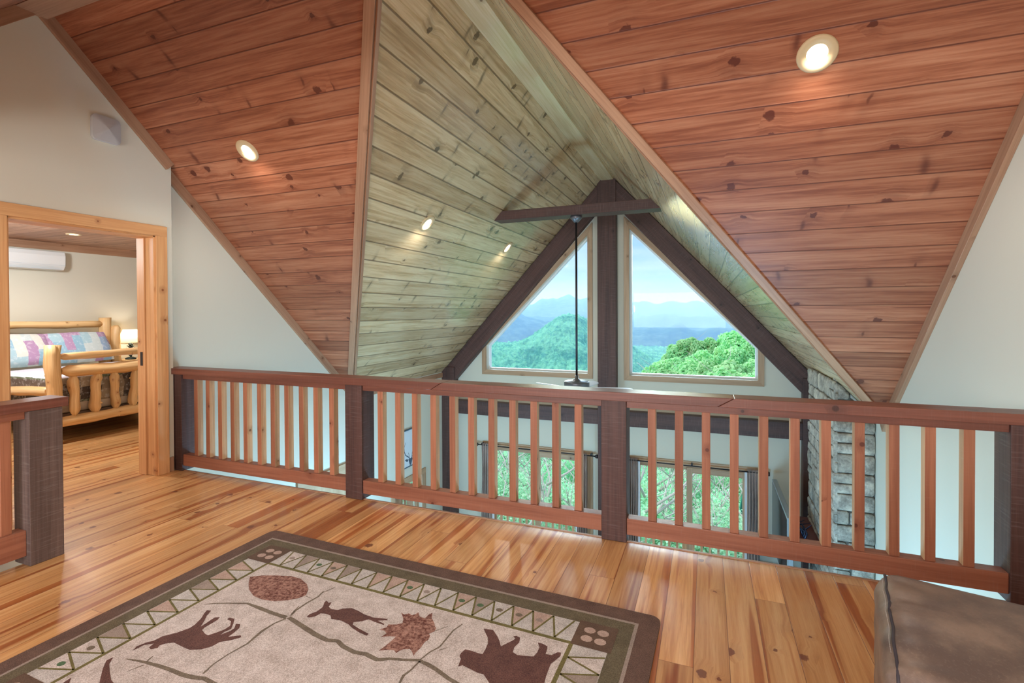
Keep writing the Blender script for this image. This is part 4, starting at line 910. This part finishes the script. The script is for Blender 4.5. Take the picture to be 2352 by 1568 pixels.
M['leaf_bright']=leafmat('spring_leaves',srgb(138,214,146),srgb(208,244,182),.25)
M['leaf_near']=leafmat('young_leaves',srgb(138,214,168),srgb(222,246,212),.8,.4)
M['bark']=plain('pale_grey_bark',srgb(196,190,180),.9)
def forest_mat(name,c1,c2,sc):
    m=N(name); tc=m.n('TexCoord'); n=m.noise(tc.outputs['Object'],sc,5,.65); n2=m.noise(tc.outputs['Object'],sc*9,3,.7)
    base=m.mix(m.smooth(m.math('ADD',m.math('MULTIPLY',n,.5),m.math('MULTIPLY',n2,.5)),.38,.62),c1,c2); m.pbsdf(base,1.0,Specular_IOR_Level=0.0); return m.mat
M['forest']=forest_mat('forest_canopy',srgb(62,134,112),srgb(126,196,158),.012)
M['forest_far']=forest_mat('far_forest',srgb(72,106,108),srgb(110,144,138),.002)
def az(x,y): return math.degrees(math.atan2(x,y))
def H(a,d):
    """ground height by azimuth (deg, from +y towards +x) and distance"""
    z=-7-150*(1-math.exp(-(d-10)/170.0)) if d>10 else -7
    g=lambda c,w,dc,dw,h: h*math.exp(-((a-c)/w)**2-((d-dc)/dw)**2)
    z+=g(-14.6,4.6,1150,380,76)+g(-15.5,9,1150,520,62)+g(-27,8,1000,500,62)+g(-36,9,1100,500,60)
    z+=g(-9.0,3.5,1300,420,32)
    z+=g(7,6.5,420,260,96)+g(16,9,420,300,120)
    z+=-18*math.exp(-((a+2)/6)**2-((d-900)/500)**2)
    z+=14*noise.noise(Vector((math.radians(a)*d/170,d/210,0)))*min(1,d/300)
    return z
def grid(name,a0,a1,na,d0,d1,nd,mat,label,cat,hf,bump=7.0,cell=9.0,kind='stuff'):
    v=[];f=[]
    for j in range(nd+1):
        d=d0*(d1/d0)**(j/nd)
        for i in range(na+1):
            a=a0+(a1-a0)*i/na; r=math.radians(a); x,y=d*math.sin(r),d*math.cos(r); z=hf(a,d)
            if bump:
                q=Vector((x/cell,y/cell,0)); fd=noise.voronoi(q)[0][0]; z+=bump*(.75-min(1,fd)**1.6)+bump*.35*noise.noise(Vector((x,y,0))/(cell*.28))
            v.append((x,y,z))
    for j in range(nd):
        for i in range(na): k=j*(na+1)+i; f.append((k,k+1,k+na+2,k+na+1))
    me=bpy.data.meshes.new(name); me.from_pydata(v,[],f); me.materials.append(mat); me.polygons.foreach_set('use_smooth',[True]*len(f)); me.update()
    o=bpy.data.objects.new(name,me); COL.objects.link(o); tag(o,label,cat,kind=kind); return o
grid('forest_canopy',-34,16,760,26,2300,420,M['forest'],'turquoise green forested hills and valley below the house seen through the gable windows','forest',H,bump=10.0,cell=13.0)
def ridge(name,d,prof,label,base,depth=900,rough=14):
    v=[];f=[];n=260;a0,a1=-44,36;rows=16
    def top(a):
        for (x0,z0),(x1,z1) in zip(prof,prof[1:]):
            if x0<=a<=x1: t=(a-x0)/(x1-x0); t=t*t*(3-2*t); return z0+(z1-z0)*t
        return prof[0][1] if a<prof[0][0] else prof[-1][1]
    for j in range(rows+1):
        t=j/rows
        for i in range(n+1):
            a=a0+(a1-a0)*i/n; r=math.radians(a); dd=d-depth*(1-t); tz=1.42+top(a)*d
            z=base+(tz-base)*(math.sin(t*PI/2)**1.3)+d*.0065*noise.fractal(Vector((a*.55,d,1)),1.0,2.0,5)*t+rough*(1-t*.75)*noise.fractal(Vector((a*.9,t*3.2,d)),1.0,2.0,5)*1.6*min(1,t*4)
            v.append((dd*math.sin(r),dd*math.cos(r),z))
    for i in range(n+1):
        a=a0+(a1-a0)*i/n; r=math.radians(a); v.append(((d+500)*math.sin(r),(d+500)*math.cos(r),base))
    for j in range(rows+1):
        for i in range(n): k=j*(n+1)+i; f.append((k,k+1,k+n+2,k+n+1))
    me=bpy.data.meshes.new(name); me.from_pydata(v,[],f); me.materials.append(M['forest_far']); me.polygons.foreach_set('use_smooth',[True]*len(f)); me.update()
    o=bpy.data.objects.new(name,me); COL.objects.link(o); tag(o,label,'mountain')
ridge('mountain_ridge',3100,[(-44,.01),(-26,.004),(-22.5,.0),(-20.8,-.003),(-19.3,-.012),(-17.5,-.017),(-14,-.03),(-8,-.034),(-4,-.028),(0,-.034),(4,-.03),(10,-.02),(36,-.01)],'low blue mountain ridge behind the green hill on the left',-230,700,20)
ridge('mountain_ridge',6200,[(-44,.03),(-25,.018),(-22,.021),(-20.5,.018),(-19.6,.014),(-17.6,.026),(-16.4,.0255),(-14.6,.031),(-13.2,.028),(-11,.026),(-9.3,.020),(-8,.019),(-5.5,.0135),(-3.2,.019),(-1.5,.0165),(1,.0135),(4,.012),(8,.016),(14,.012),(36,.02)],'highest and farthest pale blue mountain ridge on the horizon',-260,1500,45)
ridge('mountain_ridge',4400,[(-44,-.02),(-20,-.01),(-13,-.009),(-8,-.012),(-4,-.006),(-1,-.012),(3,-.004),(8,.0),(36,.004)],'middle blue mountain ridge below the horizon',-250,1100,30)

# individual trees
def crown_tree(seed,mat,h=13,r=5,lobes=16,leaf=.55,nleaf=2600,bare=False):
    rnd=random.Random(seed); e=empty('tree',(0,0,0))
    b=MB(); pts=[(0,0,-2),(0.1,0,h*.35),(rnd.uniform(-.4,.4),rnd.uniform(-.4,.4),h*.62),(rnd.uniform(-.5,.5),rnd.uniform(-.5,.5),h*.8)]; b.tube(pts,[.22,.18,.12,.05],7)
    br=[]
    for k in range(26 if bare else 12):
        a=rnd.random()*2*PI; z=h*rnd.uniform(.3,.9); L=r*rnd.uniform(.5,1.0); p0=Vector((0,0,z)); p1=p0+Vector((math.cos(a)*L*.5,math.sin(a)*L*.5,L*.35)); p2=p0+Vector((math.cos(a+.2)*L,math.sin(a+.2)*L,L*.8))
        b.tube([p0,p1,p2],[.07,.045,.015],5); br.append(p2)
        if bare:
            for q in range(4):
                t=rnd.uniform(.3,1); s=p1.lerp(p2,t); v=Vector((rnd.uniform(-1,1),rnd.uniform(-1,1),rnd.uniform(.2,1)))*1.1; b.tube([s,s+v*.5,s+v+Vector((0,0,.3))],[.03,.018,.006],4)
    b.build('trunk',M['bark'],e)
    m=MB()
    L=[]
    for k in range(lobes):
        a=rnd.random()*2*PI; u=rnd.random(); rad=r*.62*math.sqrt(rnd.random()); L.append((Vector((math.cos(a)*rad,math.sin(a)*rad,h*(.5+.45*u*(1-rad/r*.5)))),r*rnd.uniform(.26,.44)))
    for k in range(nleaf):
        c,lr=rnd.choice(L); d=Vector((rnd.gauss(0,1),rnd.gauss(0,1),rnd.gauss(0,1))).normalized(); p=c+d*lr*rnd.uniform(.72,1.05)
        s=leaf*rnd.uniform(.6,1.3); t1=Vector((rnd.gauss(0,1),rnd.gauss(0,1),rnd.gauss(0,1))).normalized()
        n=(d+t1*.7).normalized(); a_=n.orthogonal().normalized()*s; b_=n.cross(a_).normalized()*s
        m.poly([p-a_-b_*.5,p+a_*.2-b_,p+a_+b_*.3,p-a_*.2+b_],None,0)
    m.build('foliage',mat,e,merge=False); return e
TA=crown_tree(1,M['leaf_bright'],15,6.2,22,.36,8500); TB=crown_tree(2,M['leaf_bright'],13,5.4,20,.34,7500)
NA=crown_tree(3,M['leaf_near'],12,3.4,26,.075,9000,True); NB=crown_tree(4,M['leaf_near'],10,3.2,24,.07,8500,True)
rnd=random.Random(11); used={}
def plant(proto,a,d,zbase,label,group,s=1):
    r=math.radians(a); loc=(d*math.sin(r),d*math.cos(r),zbase)
    if proto.name not in used: used[proto.name]=1; o=proto; o.location=loc; o.rotation_euler[2]=rnd.random()*6; tag(o,label,'tree',group)
    else: o=dup(proto,loc,rnd.random()*6,label,group); o['category']='tree'
    o.scale=(s,s,s); return o
# bright green trees on the slope at the right
for d,a0,a1,st,sl0,sl1 in ((175,-3.6,11,2.1,-.065,-.030),(150,-5.5,11,2.5,-.102,-.052),(125,-7.5,11,3.0,-.128,-.085),(104,-8.5,10,3.4,-.150,-.112)):
    a=a0; k=0
    while a<a1:
        t=(a-a0)/(a1-a0); t=min(1,t*1.6); top=1.42+d*(sl0+(sl1-sl0)*t)+rnd.uniform(-.8,.8); s=rnd.uniform(.8,1.15)
        plant(TA if k%2 else TB,a+rnd.uniform(-.4,.4),d+rnd.uniform(-7,7),top-13.5*s,'bright green spring tree on the slope seen through the right gable window','bright green trees on the near slope',s); a+=st; k+=1
# leafy and half bare trees right below the deck
for d,st,tops in ((24,5.4,-.26),(33,4.4,-.235),(44,3.8,-.21),(60,3.4,-.19)):
    a=-44; k=0
    while a<16:
        top=1.42+d*(tops+rnd.uniform(-.025,.01)); s=rnd.uniform(.85,1.2)
        plant(NA if k%2 else NB,a+rnd.uniform(-1,1),d+rnd.uniform(-2,2),top-13.0*s,'light green half bare tree below the deck seen through the sliding doors','light green trees below the deck',s); a+=st; k+=1
# a few left of the house
for i in range(3): 
    x,y=-13-3.2*(i%3),6+3.6*i; s=1.1; o=dup(NA if i%2 else NB,(x,y,-13),i*1.3,'light green tree beside the left deck','light green trees left of the house'); o['category']='tree'; o.scale=(s,s,s)

# ------------------------------------------------------------ haze over the valley
hz=MB(); hz.box((-5200,320,-500),(4200,6900,270)); ho=hz.build('valley_haze',[]); ho.data.materials.clear()
hm=bpy.data.materials.new('valley_haze'); hm.use_nodes=True; nt=hm.node_tree; nt.nodes.clear(); ou=nt.nodes.new('ShaderNodeOutputMaterial'); vs=nt.nodes.new('ShaderNodeVolumeScatter'); vs.inputs['Color'].default_value=(.16,.30,.72,1); vs.inputs['Density'].default_value=.0005; vs.inputs['Anisotropy'].default_value=.2; nt.links.new(vs.outputs[0],ou.inputs['Volume']); ho.data.materials.append(hm)
tag(ho,'pale blue haze over the valley and mountains','haze',kind='stuff')

# ------------------------------------------------------------ world
w=bpy.data.worlds.new('cloudy_sky'); S.world=w; w.use_nodes=True; t=w.node_tree; t.nodes.clear()
def wn(typ,**k):
    x=t.nodes.new('ShaderNode'+typ)
    for a,b in k.items(): setattr(x,a,b)
    return x
tc=wn('TexCoord'); mp=wn('Mapping'); mp.inputs['Scale'].default_value=(1.2,1.2,9); t.links.new(tc.outputs['Generated'],mp.inputs[0])
ns_=wn('TexNoise'); ns_.inputs['Scale'].default_value=2.1; ns_.inputs['Detail'].default_value=7; ns_.inputs['Roughness'].default_value=.55; t.links.new(mp.outputs[0],ns_.inputs['Vector'])
sp=wn('SeparateXYZ'); t.links.new(tc.outputs['Generated'],sp.inputs[0])
gr_=wn('ValToRGB'); cr=gr_.color_ramp; cr.elements[0].position=0; cr.elements[0].color=(*srgb(186,204,238),1); cr.elements[1].position=.35; cr.elements[1].color=(*srgb(122,160,218),1); e=cr.elements.new(.08); e.color=(*srgb(148,178,230),1)
t.links.new(sp.outputs[2],gr_.inputs[0])
cl=wn('ValToRGB'); cr=cl.color_ramp; cr.elements[0].position=.38; cr.elements[0].color=(0,0,0,1); cr.elements[1].position=.68; cr.elements[1].color=(1,1,1,1); t.links.new(ns_.outputs[0],cl.inputs[0])
mx=wn('Mix',data_type='RGBA'); t.links.new(cl.outputs[0],mx.inputs[0]); t.links.new(gr_.outputs[0],mx.inputs[6]); mx.inputs[7].default_value=(*srgb(194,210,236),1)
bg=wn('Background'); bg.inputs['Strength'].default_value=WORLD; t.links.new(mx.outputs[2],bg.inputs[0]); wo=wn('OutputWorld'); t.links.new(bg.outputs[0],wo.inputs[0])

# ------------------------------------------------------------ lamps and added fill
def sun(name,direction,e,ang,c):
    l=bpy.data.lights.new(name,'SUN'); l.energy=e; l.angle=math.radians(ang); l.color=c; o=bpy.data.objects.new(name,l); COL.objects.link(o); o.rotation_euler=Vector(direction).to_track_quat('-Z','Y').to_euler(); return o
sun('bright_overcast_sky',(.20,-1,-.30),SUN1,60,(.62,.82,1.0))
sun('added_hill_sun',(.35,.6,-.85),SUN2,25,(1,.98,.94))  # second sun, added to brighten the hills from the front
def area(name,loc,direction,sx,sy,e,c,spread=180):
    l=bpy.data.lights.new(name,'AREA'); l.shape='RECTANGLE'; l.size=sx; l.size_y=sy; l.energy=e; l.color=c; l.spread=math.radians(spread); o=bpy.data.objects.new(name,l); COL.objects.link(o); o.location=loc; o.rotation_euler=Vector(direction).to_track_quat('-Z','Y').to_euler(); return o
area('added_rear_fill',(-1.45,-3.3,1.45),(0,1,-.05),4.2,1.35,AREA1,(.90,.95,1))  # fill light added outside the rear opening
point('loft_fill_left',(-2.6,-1.6,1.5),PT1,.18,(1,.96,.92)); point('loft_fill_right',(.8,-1.2,1.7),PT1,.18,(1,.96,.92))  # soft fill added behind the camera, no fixtures there
point('added_blue_fill',(-3.4,5.0,-1.5),PT2,.25,(.30,.66,1)); point('added_blue_fill',(.3,4.2,-1.6),PT2,.25,(.30,.66,1))  # bluish wash added to the great room, no fixtures there
point('added_bedroom_fill',(-6.6,2.6,2.2),PT3,.15,(.88,.94,1))  # fixtureless fill added to brighten the bedroom

# ------------------------------------------------------------ camera
cam=bpy.data.cameras.new('camera'); co=bpy.data.objects.new('camera',cam); COL.objects.link(co)
Rr=Vector((.93149481,.36372632,-.00453762)); Dn=Vector((-6.5889e-04,-.01078723,-.9999416)); Fw=Vector((-.36375403,.93144339,-.00980859))
Up=-Dn; co.matrix_world=Matrix(((Rr.x,Up.x,-Fw.x,0),(Rr.y,Up.y,-Fw.y,0),(Rr.z,Up.z,-Fw.z,1.42),(0,0,0,1)))
cam.sensor_width=36; cam.lens=36*1146.2/2352; cam.shift_y=-(784-726.75)/2352; cam.clip_end=12000; cam.clip_start=.05
S.camera=co
vs_=S.view_settings; vs_.view_transform='Standard'; vs_.look='None'; vs_.gamma=1; vs_.use_curve_mapping=False; vs_.exposure=EXPO
